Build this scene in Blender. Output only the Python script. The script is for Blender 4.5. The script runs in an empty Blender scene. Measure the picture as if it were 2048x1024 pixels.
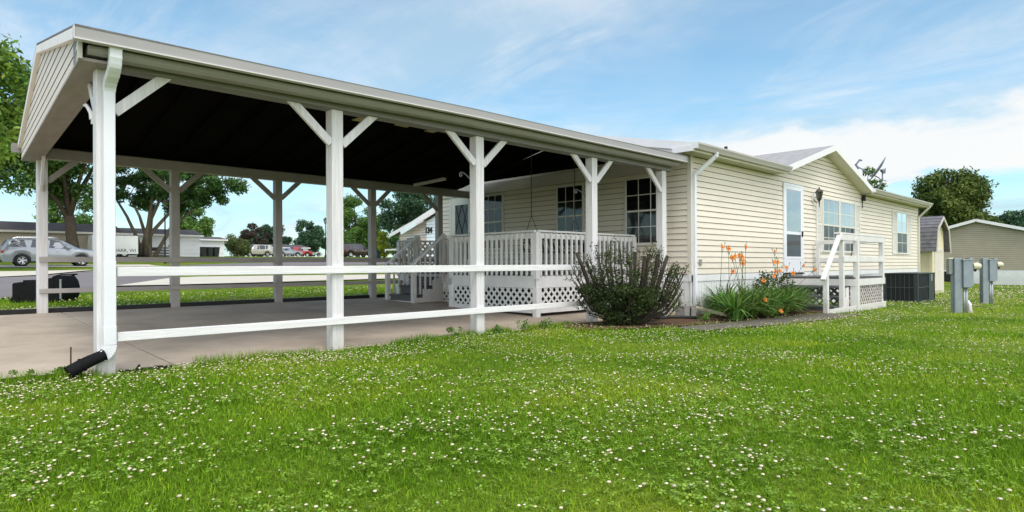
import bpy, bmesh, math, random
import numpy as np
from mathutils import Vector, Matrix
random.seed(7); rng = np.random.default_rng(11)
scene = bpy.context.scene
COL = scene.collection
PI = math.pi

# ------------------------------------------------------------------ camera
F_PX, TH, Y0, RO, PT, CZ = 1250.379, .772, 524.754, -.005, -.0041, .95
PT = .0041
def make_camera():
    cd = bpy.data.cameras.new("camera"); cam = bpy.data.objects.new("camera", cd); COL.objects.link(cam)
    cd.sensor_width = 36; cd.lens = 36*F_PX/2048; cd.shift_y = (Y0-512)/2048; cd.clip_end = 3000; cd.clip_start = .05
    Fh = Vector((math.sin(TH), math.cos(TH), 0)); R = Vector((math.cos(TH), -math.sin(TH), 0)); Z = Vector((0, 0, 1))
    Fw = Fh*math.cos(PT)+Z*math.sin(PT); U = -Fh*math.sin(PT)+Z*math.cos(PT)
    R2 = R*math.cos(RO)+U*math.sin(RO); U2 = -R*math.sin(RO)+U*math.cos(RO)
    m = Matrix((R2, U2, -Fw)).transposed().to_4x4(); m.translation = Vector((0, 0, CZ))
    cam.matrix_world = m; scene.camera = cam
make_camera()

# ------------------------------------------------------------------ terrain height
PY = [(6.4,0),(12.4,.2),(18.5,.32),(31,.62),(36,.75),(50,1.0),(56,1.3),(62,1.75),(68,1.95),(80,2.2),(95,2.4),(130,2.9),(400,4)]
def hl(Y):
    if Y <= 6.4: return 0.0
    for (a, b), (p, q) in zip(PY, PY[1:]):
        if Y <= p: return b+(q-b)*(Y-a)/(p-a)
    return 4.0
def g(X, Y):
    r = -.013*max(0, min(X, 36)-8); t = max(0, min(1, (Y-6.4)/14))
    return hl(Y)+r*(1-t)

# ------------------------------------------------------------------ materials
def nodes(m): return m.node_tree.nodes, m.node_tree.links
def mat(name, col, rough=.6, var=.0, vscale=3., bump=0., bscale=60., spec=.4, metal=0., stretch=None, col2=None, isl=0., transl=0., coord='Object', dirt=None):
    """principled with noise variation, optional second colour, per-island variation, bump and dirt near the ground"""
    m = bpy.data.materials.new(name); m.use_nodes = True
    N, L = nodes(m); b = N['Principled BSDF']
    b.inputs['Roughness'].default_value = rough; b.inputs['Metallic'].default_value = metal
    b.inputs['Specular IOR Level'].default_value = spec
    tc = N.new('ShaderNodeTexCoord'); mp = N.new('ShaderNodeMapping')
    L.new(tc.outputs[coord], mp.inputs['Vector'])
    if stretch: mp.inputs['Scale'].default_value = stretch
    c2 = col2 if col2 else tuple(min(1, c*(1-var)) for c in col)
    n = N.new('ShaderNodeTexNoise'); n.inputs['Scale'].default_value = vscale; n.inputs['Detail'].default_value = 6; n.inputs['Roughness'].default_value = .65
    L.new(mp.outputs[0], n.inputs['Vector'])
    rp = N.new('ShaderNodeValToRGB'); rp.color_ramp.elements[0].position = .35; rp.color_ramp.elements[1].position = .68
    rp.color_ramp.elements[0].color = (*c2, 1); rp.color_ramp.elements[1].color = (*col, 1)
    L.new(n.outputs['Fac'], rp.inputs[0]); out = rp.outputs[0]
    if isl:
        ge = N.new('ShaderNodeNewGeometry'); hs = N.new('ShaderNodeHueSaturation')
        mr = N.new('ShaderNodeMapRange'); mr.inputs[3].default_value = 1-isl; mr.inputs[4].default_value = 1+isl
        L.new(ge.outputs['Random Per Island'], mr.inputs[0]); L.new(mr.outputs[0], hs.inputs['Value'])
        mh = N.new('ShaderNodeMapRange'); mh.inputs[3].default_value = .5-isl*.045; mh.inputs[4].default_value = .5+isl*.05
        ml = N.new('ShaderNodeMath'); ml.operation = 'FRACT'; mm = N.new('ShaderNodeMath'); mm.operation = 'MULTIPLY'; mm.inputs[1].default_value = 7.31
        L.new(ge.outputs['Random Per Island'], mm.inputs[0]); L.new(mm.outputs[0], ml.inputs[0]); L.new(ml.outputs[0], mh.inputs[0]); L.new(mh.outputs[0], hs.inputs['Hue'])
        L.new(out, hs.inputs['Color']); out = hs.outputs[0]
    if dirt:
        # dirt = (z0, z1, colour, strength) fades up from the ground
        ge = N.new('ShaderNodeNewGeometry'); sx = N.new('ShaderNodeSeparateXYZ'); L.new(ge.outputs['Position'], sx.inputs[0])
        mr = N.new('ShaderNodeMapRange'); mr.inputs[1].default_value = dirt[0]; mr.inputs[2].default_value = dirt[1]; mr.inputs[3].default_value = dirt[3]; mr.inputs[4].default_value = 0
        L.new(sx.outputs[2], mr.inputs[0])
        n3 = N.new('ShaderNodeTexNoise'); n3.inputs['Scale'].default_value = 9; n3.inputs['Detail'].default_value = 5; L.new(tc.outputs['Object'], n3.inputs['Vector'])
        mu = N.new('ShaderNodeMath'); mu.operation = 'MULTIPLY'; L.new(mr.outputs[0], mu.inputs[0]); L.new(n3.outputs['Fac'], mu.inputs[1])
        mx = N.new('ShaderNodeMixRGB'); L.new(mu.outputs[0], mx.inputs[0]); L.new(out, mx.inputs[1]); mx.inputs[2].default_value = (*dirt[2], 1); out = mx.outputs[0]
    L.new(out, b.inputs['Base Color'])
    if bump:
        n2 = N.new('ShaderNodeTexNoise'); n2.inputs['Scale'].default_value = bscale; n2.inputs['Detail'].default_value = 4
        L.new(mp.outputs[0], n2.inputs['Vector'])
        bp = N.new('ShaderNodeBump'); bp.inputs['Strength'].default_value = bump; bp.inputs['Distance'].default_value = .01
        L.new(n2.outputs['Fac'], bp.inputs['Height']); L.new(bp.outputs[0], b.inputs['Normal'])
    if transl:
        tr = N.new('ShaderNodeBsdfTranslucent'); L.new(out, tr.inputs[0]); ms = N.new('ShaderNodeMixShader'); ms.inputs[0].default_value = transl
        L.new(b.outputs[0], ms.inputs[1]); L.new(tr.outputs[0], ms.inputs[2]); L.new(ms.outputs[0], N['Material Output'].inputs[0])
    return m

def glass(name, tint=(.75, .8, .82), dark=.35, rough=.02, gain=1.0, base=.08):
    m = bpy.data.materials.new(name); m.use_nodes = True; N, L = nodes(m); N.remove(N['Principled BSDF'])
    t = N.new('ShaderNodeBsdfTransparent'); t.inputs[0].default_value = (*[c*dark for c in tint], 1)
    gl = N.new('ShaderNodeBsdfGlossy'); gl.inputs['Roughness'].default_value = rough; gl.inputs[0].default_value = (.95, .97, 1, 1)
    n = N.new('ShaderNodeTexNoise'); n.inputs['Scale'].default_value = 1.6; tc = N.new('ShaderNodeTexCoord'); L.new(tc.outputs['Object'], n.inputs[0])
    bp = N.new('ShaderNodeBump'); bp.inputs['Strength'].default_value = .25; bp.inputs['Distance'].default_value = .02; L.new(n.outputs['Fac'], bp.inputs['Height']); L.new(bp.outputs[0], gl.inputs['Normal'])
    lw = N.new('ShaderNodeLayerWeight'); lw.inputs['Blend'].default_value = .5
    pw = N.new('ShaderNodeMath'); pw.operation = 'POWER'; pw.inputs[1].default_value = 4.0; L.new(lw.outputs['Facing'], pw.inputs[0])
    mr = N.new('ShaderNodeMath'); mr.operation = 'MULTIPLY_ADD'; mr.use_clamp = True; mr.inputs[1].default_value = gain; mr.inputs[2].default_value = base; L.new(pw.outputs[0], mr.inputs[0])
    mx = N.new('ShaderNodeMixShader'); L.new(mr.outputs[0], mx.inputs[0]); L.new(t.outputs[0], mx.inputs[1]); L.new(gl.outputs[0], mx.inputs[2]); L.new(mx.outputs[0], N['Material Output'].inputs[0])
    return m

M = {}
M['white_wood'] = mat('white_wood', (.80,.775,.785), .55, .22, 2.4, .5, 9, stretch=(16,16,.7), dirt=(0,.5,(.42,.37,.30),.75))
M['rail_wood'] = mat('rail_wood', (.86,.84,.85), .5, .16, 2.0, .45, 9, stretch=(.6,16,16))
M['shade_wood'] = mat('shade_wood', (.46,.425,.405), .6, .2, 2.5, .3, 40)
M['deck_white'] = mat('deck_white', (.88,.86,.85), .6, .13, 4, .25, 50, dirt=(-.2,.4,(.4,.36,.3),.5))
M['deck_grey'] = mat('deck_grey', (.10,.10,.105), .55, .25, 5, .3, 50)
M['trim'] = mat('trim', (.60,.56,.51), .5, .1, 2, .1, 30)
M['gutter'] = mat('gutter', (.36,.345,.34), .35, .12, 1.5, .0, stretch=(.5,3,6))
M['downspout'] = mat('downspout', (.80,.81,.85), .35, .06, 3, .05, 20, dirt=(0,.4,(.5,.46,.4),.3))
M['siding_house'] = mat('siding_house', (.83,.755,.635), .5, .12, .8, .08, 80, stretch=(.6,.6,2.5), dirt=(.6,1.1,(.5,.46,.36),.35))
M['siding_gable'] = mat('siding_gable', (.76,.665,.58), .5, .08, 2, .08, 80)
M['skirt'] = mat('skirt', (.80,.80,.80), .5, .1, 3, .05, 40, dirt=(-.1,.4,(.4,.36,.28),.5))
M['soffit'] = mat('soffit', (.55,.54,.36), .6, .1, 2)
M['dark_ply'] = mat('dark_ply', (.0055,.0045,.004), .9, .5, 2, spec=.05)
M['shingle'] = mat('shingle', (.22,.21,.21), .9, .35, 9, .6, 60)
M['flash'] = mat('flash', (.90,.83,.81), .4, .08, 2)
M['concrete'] = mat('concrete', (.57,.47,.37), .85, .36, .8, .35, 90, spec=.2)
M['concrete_light'] = mat('concrete_light', (.66,.60,.50), .9, .12, 2, .2, 60, spec=.2)
M['walk'] = mat('walk', (.17,.15,.12), .9, .25, 4, .4, 60, spec=.2)
M['asphalt'] = mat('asphalt', (.235,.21,.21), .95, .18, .6, .3, 60, spec=.15, stretch=(.4,1,1))
M['black'] = mat('black', (.012,.012,.013), .5, .3, 5)
M['black_plastic'] = mat('black_plastic', (.009,.009,.010), .75, .3, 8, .15, 20, spec=.15)
M['mulch'] = mat('mulch', (.16,.095,.06), .95, .5, 18, .8, 60, spec=.1)
M['groove_shadow'] = mat('groove_shadow', (.13,.11,.08), .9, .2, 3)  # dark colour paints the shadow lines between siding laps into the mesh
M['glass'] = glass('glass', gain=2.6, base=.10)
M['glass_bright'] = glass('glass_bright', (.8,.85,.9), .7, .01, 2.2, .22)
M['glass_dim'] = glass('glass_dim', (.75,.8,.82), .5, .05, .6, .06)
M['screen'] = mat('screen', (.16,.155,.16), .35, .3, 3, spec=.6)
M['curtain'] = mat('curtain', (.30,.31,.31), .9, .55, 2.2, stretch=(9,9,.25))
M['curtain_dark'] = mat('curtain_dark', (.07,.07,.065), .9, .6, 2.2, stretch=(9,9,.25))
M['vinyl'] = mat('vinyl', (.74,.72,.66), .45, .06, 3)
M['shutter'] = mat('shutter', (.76,.73,.66), .5, .05, 3)
M['door_white'] = mat('door_white', (.80,.82,.86), .35, .04, 3)
M['metal_grey'] = mat('metal_grey', (.29,.335,.37), .5, .22, 4, .1, 30, metal=.35)
M['metal_light'] = mat('metal_light', (.38,.40,.42), .4, .2, 6, metal=.4)
M['dish'] = mat('dish', (.16,.18,.24), .4, .15, 4)
M['brass'] = mat('brass', (.05,.04,.035), .35, .3, 4, metal=.6)
M['cream_plastic'] = mat('cream_plastic', (.75,.68,.50), .4, .1, 4)
M['cast_block'] = mat('cast_block', (.36,.34,.32), .9, .35, 14, .5, 60)
M['ac_green'] = mat('ac_green', (.030,.045,.047), .5, .2, 3)
M['ac_dark'] = mat('ac_dark', (.010,.012,.014), .6, .3, 20)
M['bark'] = mat('bark', (.115,.085,.06), .95, .5, 3, .9, 20, stretch=(4,4,1))
M['bark_light'] = mat('bark_light', (.20,.16,.115), .95, .5, 3, .9, 20, stretch=(4,4,1))
M['cut_wood'] = mat('cut_wood', (.66,.56,.44), .8, .2, 10)
M['rust'] = mat('rust', (.09,.045,.03), .8, .4, 20)
def leafmat(n, c, isl=.45, c2=None, tr=.3):
    return mat(n, c, .55, .0, .5, isl=isl, transl=tr, col2=c2 or tuple(k*.5 for k in c), coord='Object', spec=.25)
M['leaf_maple'] = leafmat('leaf_maple', (0.290,0.416,0.054), c2=(0.085,0.181,0.025))
M['leaf_dark'] = leafmat('leaf_dark', (0.090,0.187,0.039), c2=(0.036,0.089,0.023))
M['leaf_mid'] = leafmat('leaf_mid', (0.158,0.278,0.055), c2=(0.061,0.133,0.029))
M['leaf_red'] = leafmat('leaf_red', (0.093,0.062,0.050), c2=(0.051,0.051,0.034))
M['leaf_yellow'] = leafmat('leaf_yellow', (.42,.46,.035), c2=(.16,.24,.02))
M['leaf_blue'] = leafmat('leaf_blue', (0.085,0.163,0.078), c2=(0.034,0.085,0.043))
M['leaf_olive'] = leafmat('leaf_olive', (.20,.24,.08), c2=(.08,.11,.03))
M['leaf_bush'] = leafmat('leaf_bush', (.11,.15,.04), .65, (.022,.042,.012))
M['leaf_right'] = leafmat('leaf_right', (0.171,0.217,0.043), c2=(0.043,0.085,0.020))
M['leaf_lily'] = leafmat('leaf_lily', (.24,.38,.08), .7, c2=(.06,.15,.02))
M['petal'] = leafmat('petal', (.90,.30,.07), .3, (.70,.17,.03), .3)
M['bud'] = leafmat('bud', (.28,.30,.06), .3)

# ------------------------------------------------------------------ mesh helpers
ORG = {}
class MB:
    def __init__(s): s.v = []; s.f = []; s.dark = []
    def add(s, vs, fs):
        o = len(s.v); s.v += [tuple(p) for p in vs]; s.f += [tuple(o+i for i in q) for q in fs]; return s
    def box(s, x0, y0, z0, x1, y1, z1):
        if x0 > x1: x0, x1 = x1, x0
        if y0 > y1: y0, y1 = y1, y0
        if z0 > z1: z0, z1 = z1, z0
        return s.add([(x0,y0,z0),(x1,y0,z0),(x1,y1,z0),(x0,y1,z0),(x0,y0,z1),(x1,y0,z1),(x1,y1,z1),(x0,y1,z1)],
            [(0,3,2,1),(4,5,6,7),(0,1,5,4),(1,2,6,5),(2,3,7,6),(3,0,4,7)])
    def beam(s, a, b, w, h, up=(0,0,1), off=(0,0)):
        """bar from a to b, width w across, height h along up"""
        a = Vector(a); b = Vector(b); d = (b-a).normalized(); u = Vector(up); sd = d.cross(u).normalized(); u = sd.cross(d).normalized()
        c = [sd*(w/2*i)+u*(h/2*j) for i, j in ((-1,-1),(1,-1),(1,1),(-1,1))]
        vs = [a+k for k in c]+[b+k for k in c]
        return s.add(vs, [(0,1,2,3),(7,6,5,4),(0,4,5,1),(1,5,6,2),(2,6,7,3),(3,7,4,0)])
    def extr(s, poly, vec):
        n = len(poly); v = Vector(vec)
        vs = [Vector(p) for p in poly]+[Vector(p)+v for p in poly]
        return s.add(vs, [tuple(range(n))[::-1], tuple(range(n, 2*n))]+[(i, (i+1) % n, n+(i+1) % n, n+i) for i in range(n)])
    def quad(s, *p): return s.add(p, [tuple(range(len(p)))])
    def tube(s, pts, rs, n=8, cap=True):
        pts = [Vector(p) for p in pts]; rs = rs if isinstance(rs, (list, tuple)) else [rs]*len(pts)
        ref = None; rings = []
        for i, p in enumerate(pts):
            d = (pts[min(i+1, len(pts)-1)]-pts[max(i-1, 0)]).normalized()
            if ref is None:
                ref = Vector((0,0,1)).cross(d)
                if ref.length < .1: ref = Vector((1,0,0)).cross(d)
            ref = (ref-d*ref.dot(d))
            if ref.length < 1e-5: ref = d.orthogonal()
            ref.normalize(); q = d.cross(ref)
            rings.append([p+(ref*math.cos(2*PI*k/n)+q*math.sin(2*PI*k/n))*rs[i] for k in range(n)])
        vs = [v for r in rings for v in r]; fs = []
        for i in range(len(pts)-1):
            for k in range(n): fs.append((i*n+k, i*n+(k+1) % n, (i+1)*n+(k+1) % n, (i+1)*n+k))
        if cap: fs += [tuple(range(n))[::-1], tuple(range((len(pts)-1)*n, len(pts)*n))]
        return s.add(vs, fs)
    def cyl(s, c, r, h, n=20, axis='z', r2=None):
        c = Vector(c); d = {'x': Vector((1,0,0)), 'y': Vector((0,1,0)), 'z': Vector((0,0,1))}[axis]
        return s.tube([c, c+d*h], [r, r if r2 is None else r2], n)
    def lathe(s, prof, c, n=24, axis='z'):
        """prof: (r, h) list"""
        c = Vector(c); A = {'x': (Vector((0,1,0)), Vector((0,0,1)), Vector((1,0,0))), 'y': (Vector((1,0,0)), Vector((0,0,1)), Vector((0,1,0))), 'z': (Vector((1,0,0)), Vector((0,1,0)), Vector((0,0,1)))}[axis]
        vs = [c+A[0]*(r*math.cos(2*PI*k/n))+A[1]*(r*math.sin(2*PI*k/n))+A[2]*h for r, h in prof for k in range(n)]
        fs = [(i*n+k, i*n+(k+1) % n, (i+1)*n+(k+1) % n, (i+1)*n+k) for i in range(len(prof)-1) for k in range(n)]
        return s.add(vs, fs)
    def build(s, name, m, parent=None, org=None, smooth=False, bevel=0, rot=None):
        if parent is not None: o3 = ORG.get(parent.name, (0,0,0))
        else: o3 = org or (0,0,0)
        me = bpy.data.meshes.new(name)
        me.from_pydata([(a-o3[0], b-o3[1], c-o3[2]) for a, b, c in s.v], [], s.f)
        me.materials.append(m)
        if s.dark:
            me.materials.append(M['groove_shadow'])
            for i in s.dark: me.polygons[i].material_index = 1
        me.validate()
        if smooth:
            me.polygons.foreach_set('use_smooth', [True]*len(me.polygons))
        o = bpy.data.objects.new(name, me); COL.objects.link(o)
        bm = bmesh.new(); bm.from_mesh(me); bmesh.ops.recalc_face_normals(bm, faces=bm.faces) if len(me.polygons) < 20000 else None; bm.to_mesh(me); bm.free()
        if parent is not None: o.parent = parent
        else: o.location = o3
        ORG[o.name] = o3
        if bevel:
            md = o.modifiers.new('bevel', 'BEVEL'); md.width = bevel; md.segments = 2; md.limit_method = 'ANGLE'
        return o
def npmesh(name, verts, faces, m, parent=None, org=(0,0,0), smooth=False):
    """verts (n,3) array, faces (k,c) array of constant corner count"""
    o3 = ORG.get(parent.name, (0,0,0)) if parent is not None else org
    verts = np.asarray(verts, dtype=np.float32)-np.array(o3, dtype=np.float32)
    faces = np.asarray(faces, dtype=np.int32); k = faces.shape[1]
    me = bpy.data.meshes.new(name); me.vertices.add(len(verts)); me.vertices.foreach_set('co', verts.ravel())
    me.loops.add(faces.size); me.loops.foreach_set('vertex_index', faces.ravel())
    me.polygons.add(len(faces)); me.polygons.foreach_set('loop_start', np.arange(0, faces.size, k, dtype=np.int32))
    me.update(calc_edges=True)
    if smooth: me.polygons.foreach_set('use_smooth', np.ones(len(faces), dtype=bool))
    me.materials.append(m)
    o = bpy.data.objects.new(name, me); COL.objects.link(o)
    if parent is not None: o.parent = parent
    else: o.location = o3
    ORG[o.name] = o3
    return o
def tag(o, label=None, cat=None, group=None, kind=None):
    if label: o['label'] = label
    if cat: o['category'] = cat
    if group: o['group'] = group
    if kind: o['kind'] = kind
    return o
def thing(name, label, cat, loc=(0,0,0), rz=0, group=None):
    o = bpy.data.objects.new(name, None); COL.objects.link(o); o.location = loc; o.rotation_euler = (0,0,rz); o.empty_display_size = .2
    # a thing placed with a rotation or as a prototype is modelled round its own origin; others in world coordinates
    ORG[o.name] = tuple(loc)
    return tag(o, label, cat, group)
def local_thing(name, label, cat, loc, rz=0, group=None):
    o = thing(name, label, cat, loc, rz, group); ORG[o.name] = (0,0,0); return o
def dup(root, loc, rz=None, label=None, group=None, scale=None):
    def cp(o, parent):
        c = o.copy(); COL.objects.link(c)
        if parent is not None: c.parent = parent
        for ch in [x for x in list(COL.objects) if x.parent == o]: cp(ch, c)
        return c
    r = cp(root, None); r.location = loc
    if rz is not None: r.rotation_euler = (0,0,rz)
    if label: r['label'] = label
    if group: r['group'] = group
    if scale: r.scale = scale
    return r
def struct(o, cat=None): o['kind'] = 'structure'; return o

# siding panel on a plane: fn maps (u, z, out) to world; urange(z) gives the span
def siding(fn, urange, z0, z1, pitch=.114, proud=.018, groove_shadow=.075):
    mb = MB(); z = z0
    while z < z1-1e-6:
        zt = min(z+pitch, z1)
        a0, a1 = urange(z); b0, b1 = urange(zt)
        if a1-a0 > .01:
            if b1-b0 < .01: b0, b1 = a0, a1
            gp = pitch*groove_shadow
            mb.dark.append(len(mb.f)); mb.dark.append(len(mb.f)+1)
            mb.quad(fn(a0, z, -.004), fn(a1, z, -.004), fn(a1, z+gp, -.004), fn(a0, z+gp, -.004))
            mb.quad(fn(a0, z+gp, -.004), fn(a1, z+gp, -.004), fn(a1, z+gp, proud), fn(a0, z+gp, proud))
            mb.quad(fn(a0, z+gp, proud), fn(a1, z+gp, proud), fn(b1, zt, .004), fn(b0, zt, .004))
            mb.quad(fn(b0, zt, .004), fn(b1, zt, .004), fn(b1, zt, -.004), fn(b0, zt, -.004))
        z += pitch
    return mb

def lattice(mb, P, U, w, h, pitch=.085, sw=.032, th=.006, N=None):
    """diagonal slats clipped to the rectangle P + u*U + v*z"""
    P = Vector(P); U = Vector(U).normalized(); Z = Vector((0,0,1)); N = U.cross(Z)
    for s, lay in ((1, 0), (-1, 1)):
        c = -h if s == 1 else 0
        c -= (c % pitch)
        k = -h
        while k < w+h:
            # line u = k + s*v
            v0, v1 = 0, h; u0, u1 = k+s*v0, k+s*v1
            pts = []
            lo, hi = 0., h
            if s == 1: lo = max(lo, -k); hi = min(hi, w-k)
            else: lo = max(lo, k-w); hi = min(hi, k)
            if hi-lo > .02:
                a = P+U*(k+s*lo)+Z*lo+N*(th*(lay-.5)); b = P+U*(k+s*hi)+Z*hi+N*(th*(lay-.5))
                mb.beam(a, b, sw, th, up=N)
            k += pitch*1.0
    return mb

# ================================================================== GROUND
def sheet(name, poly_pairs, dz, m, label=None, nseg=12, nx=6, drop=0):
    """strip between two polylines, draped on the terrain"""
    A, B = poly_pairs
    def samp(P, t):
        n = len(P)-1; i = min(int(t*n), n-1); f = t*n-i
        return (P[i][0]+(P[i+1][0]-P[i][0])*f, P[i][1]+(P[i+1][1]-P[i][1])*f)
    mb = MB(); ns = nseg*(len(A)-1); vs = []; 
    for i in range(ns+1):
        a = samp(A, i/ns); b = samp(B, i/ns)
        for j in range(nx+1):
            x = a[0]+(b[0]-a[0])*j/nx; y = a[1]+(b[1]-a[1])*j/nx; vs.append((x, y, g(x, y)+dz))
    fs = [(i*(nx+1)+j, i*(nx+1)+j+1, (i+1)*(nx+1)+j+1, (i+1)*(nx+1)+j) for i in range(ns) for j in range(nx)]
    mb.add(vs, fs); o = mb.build(name, m); 
    for p in o.data.polygons: pass
    return struct(o)

def build_terrain():
    xs = [-600,-300,-150,-80,-50]+list(np.arange(-40, 60, 1.0))+[60,70,80,100,130,170,230,320,500,900]
    ys = [-400,-200,-100,-50,-30,-20]+list(np.arange(-15, 6.0, 1.0))+[6.0,6.4]+list(np.arange(7, 12.2, .5))+[12.4,12.5]+list(np.arange(13, 36, .5))+[36]+list(np.arange(37, 82, 1))+[85,90,95,100,110,120,130,160,200,280,400,700,1200]
    vs = []
    for y in ys:
        for x in xs:
            z = g(x, y)
            if 6.4 < y < 12.45 and -16 < x < 11: z -= .08
            z += .012*math.sin(x*.9)*math.sin(y*.8+1) if not (6 < y < 36 and x > -18 and x < 20) and abs(x) < 100 else 0
            vs.append((x, y, z))
    n = len(xs); fs = [(j*n+i, j*n+i+1, (j+1)*n+i+1, (j+1)*n+i) for j in range(len(ys)-1) for i in range(n-1)]
    o = npmesh('lawn_ground', vs, fs, M['grass_ground'], smooth=True); struct(o)
    tag(o)
def grass_ground():
    m = bpy.data.materials.new('grass_ground'); m.use_nodes = True; N, L = nodes(m); b = N['Principled BSDF']; b.inputs['Roughness'].default_value = .9; b.inputs['Specular IOR Level'].default_value = .1
    tc = N.new('ShaderNodeTexCoord')
    def noise(sc, det=5):
        n = N.new('ShaderNodeTexNoise'); n.inputs['Scale'].default_value = sc; n.inputs['Detail'].default_value = det; L.new(tc.outputs['Object'], n.inputs[0]); return n
    r1 = N.new('ShaderNodeValToRGB'); e = r1.color_ramp.elements; e[0].position = .35; e[1].position = .7; e[0].color = (.10,.18,.012,1); e[1].color = (.24,.31,.035,1)
    L.new(noise(.55).outputs['Fac'], r1.inputs[0])
    r2 = N.new('ShaderNodeValToRGB'); e = r2.color_ramp.elements; e[0].position = .3; e[1].position = .75; e[0].color = (.45,.45,.4,1); e[1].color = (1.25,1.2,1.1,1)
    L.new(noise(28, 6).outputs['Fac'], r2.inputs[0])
    mu = N.new('ShaderNodeMixRGB'); mu.blend_type = 'MULTIPLY'; mu.inputs[0].default_value = 1; L.new(r1.outputs[0], mu.inputs[1]); L.new(r2.outputs[0], mu.inputs[2])
    L.new(mu.outputs[0], b.inputs['Base Color'])
    bp = N.new('ShaderNodeBump'); bp.inputs['Strength'].default_value = .8; bp.inputs['Distance'].default_value = .03; L.new(noise(40, 4).outputs['Fac'], bp.inputs['Height']); L.new(bp.outputs[0], b.inputs['Normal'])
    M['grass_ground'] = m
grass_ground(); build_terrain()

# carport slab with joints
def slab():
    mb = MB(); xs = [-16,-9,-6,-3,-.6,1.85,4.3,6.75,9.2,10.84]; ys = [6.46,9.45,12.44]
    for i in range(len(xs)-1):
        for j in range(2):
            x0, x1 = xs[i]+.008, xs[i+1]-.008; y0, y1 = ys[j]+.006, ys[j+1]-.006
            def zt(x, y): return hl(y)+.012
            v = [(x0,y0,-.2),(x1,y0,-.2),(x1,y1,-.2),(x0,y1,-.2),(x0,y0,zt(x0,y0)),(x1,y0,zt(x1,y0)),(x1,y1,zt(x1,y1)),(x0,y1,zt(x0,y1))]
            mb.add(v, [(0,3,2,1),(4,5,6,7),(0,1,5,4),(1,2,6,5),(2,3,7,6),(3,0,4,7)])
    o = mb.build('concrete_driveway', M['concrete'], bevel=.006); struct(o)
slab()
sheet('asphalt_road', ([(-60,14.5),(-20,15.9),(1.4,16.6),(2.3,17.9),(3.6,19.4),(4.4,20.8),(7.1,25.5),(10.7,35.5),(20,45.3),(25.4,48.7),(60,57),(140,66)],
                       [(-60,27.5),(-20,28.1),(0,28.4),(2.45,28.7),(4,30.4),(5.2,33),(6.6,35.8),(9,42),(15.1,50.6),(21.2,54.3),(56,63),(136,73)]), .03, M['asphalt'])
sheet('light_pavement', ([(4.36,20.7),(5.7,20.5),(9.1,20.75),(13,21.3),(17.5,21.6)], [(7.2,25.7),(8.4,26.4),(11.5,26.2),(15.6,25.6),(18.0,25.4)]), .045, M['concrete_light'])
sheet('pale_verge_pavement', ([(-60,27.7),(-20,28.3),(0,28.6),(2.4,28.9),(3.9,30.6),(5.1,33.2),(6.4,35.9)], [(-60,33.5),(-20,34.3),(0,34.9),(2.6,35.3),(4.2,35.6),(5.6,36.3),(6.9,37.2)]), .05, M['concrete_light'])
sheet('far_driveway', ([(33,70),(40,73),(48,78)], [(33,82),(40,86),(48,90)]), .06, M['concrete_light'])
sheet('neighbour_drive', ([(-10,46.5),(5,46.6),(13,46.9)], [(-10,51.5),(5,51.6),(13,51.9)]), .03, M['concrete_light'])
sheet('garden_walk', ([(8.0,4.42),(9.8,4.15),(11.6,3.98),(13.4,3.95)], [(8.2,4.95),(9.9,4.85),(11.7,4.75),(13.4,4.7)]), .018, M['walk'])
sheet('mulch_bed', ([(6.9,5.75),(7.6,5.3),(8.6,5.0),(9.9,4.92)], [(7.3,6.4),(8.2,6.35),(9.2,6.3),(10.4,6.15)]), .02, M['mulch'])
sheet('lily_bed_soil', ([(9.9,4.9),(12,4.8),(13.6,4.75),(15,4.75)], [(10.4,6.16),(12,6.18),(13.6,6.18),(15,6.18)]), .012, M['mulch'])
sheet('side_deck_soil', ([(13.2,4.68),(15,4.68),(17,4.68)], [(13.2,6.18),(15,6.18),(17,6.18)]), .015, M['mulch'])
def edging():
    mb = MB()
    pts = [(x, 12.56+.03*math.sin(x*1.7)) for x in np.arange(-3, 9.6, .3)]
    for (a, b), (c, d) in zip(pts, pts[1:]):
        mb.beam((a, b, g(a,b)+.03), (c, d, g(c,d)+.03), .09, .10)
    tag(mb.build('garden_edging', M['black'], org=(3,12.6,.2)), 'long black plastic edging strip between far side of slab and grass', 'edging')
    mb = MB()
    pts = [(1.36,6.37),(1.5,6.385),(1.65,6.40),(1.8,6.42)]
    for (a, b), (c, d) in zip(pts, pts[1:]): mb.beam((a, b, .012), (c, d, .0), .02, .06)
    mb.beam((1.5,6.39,.03), (1.53,6.40,.065), .015, .015)
    tag(mb.build('garden_edging', M['black'], org=(1.7,6.4,0)), 'short black edging strip just right of the nearest carport post', 'edging')
    mb = MB(); pts = [(.55,6.50),(.8,6.47),(1.1,6.43)]
    for (a, b), (c, d) in zip(pts, pts[1:]): mb.beam((a, b, .02), (c, d, .03), .025, .06)
    tag(mb.build('garden_edging', M['black'], org=(.8,6.47,0)), 'short black edging strip under the corrugated drain pipe', 'edging')
    mb = MB()
    pts = [(8.6,6.1,.0),(8.9,6.18,.02),(9.3,6.02,.03),(9.75,5.82,.02),(9.9,5.5,.02)]
    mb.tube(pts, .028, 8)
    tag(mb.build('garden_edging', M['black'], org=(9.2,6,0), smooth=True), 'curved black edging beside the pruned bush and concrete block', 'edging')
edging()

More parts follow.
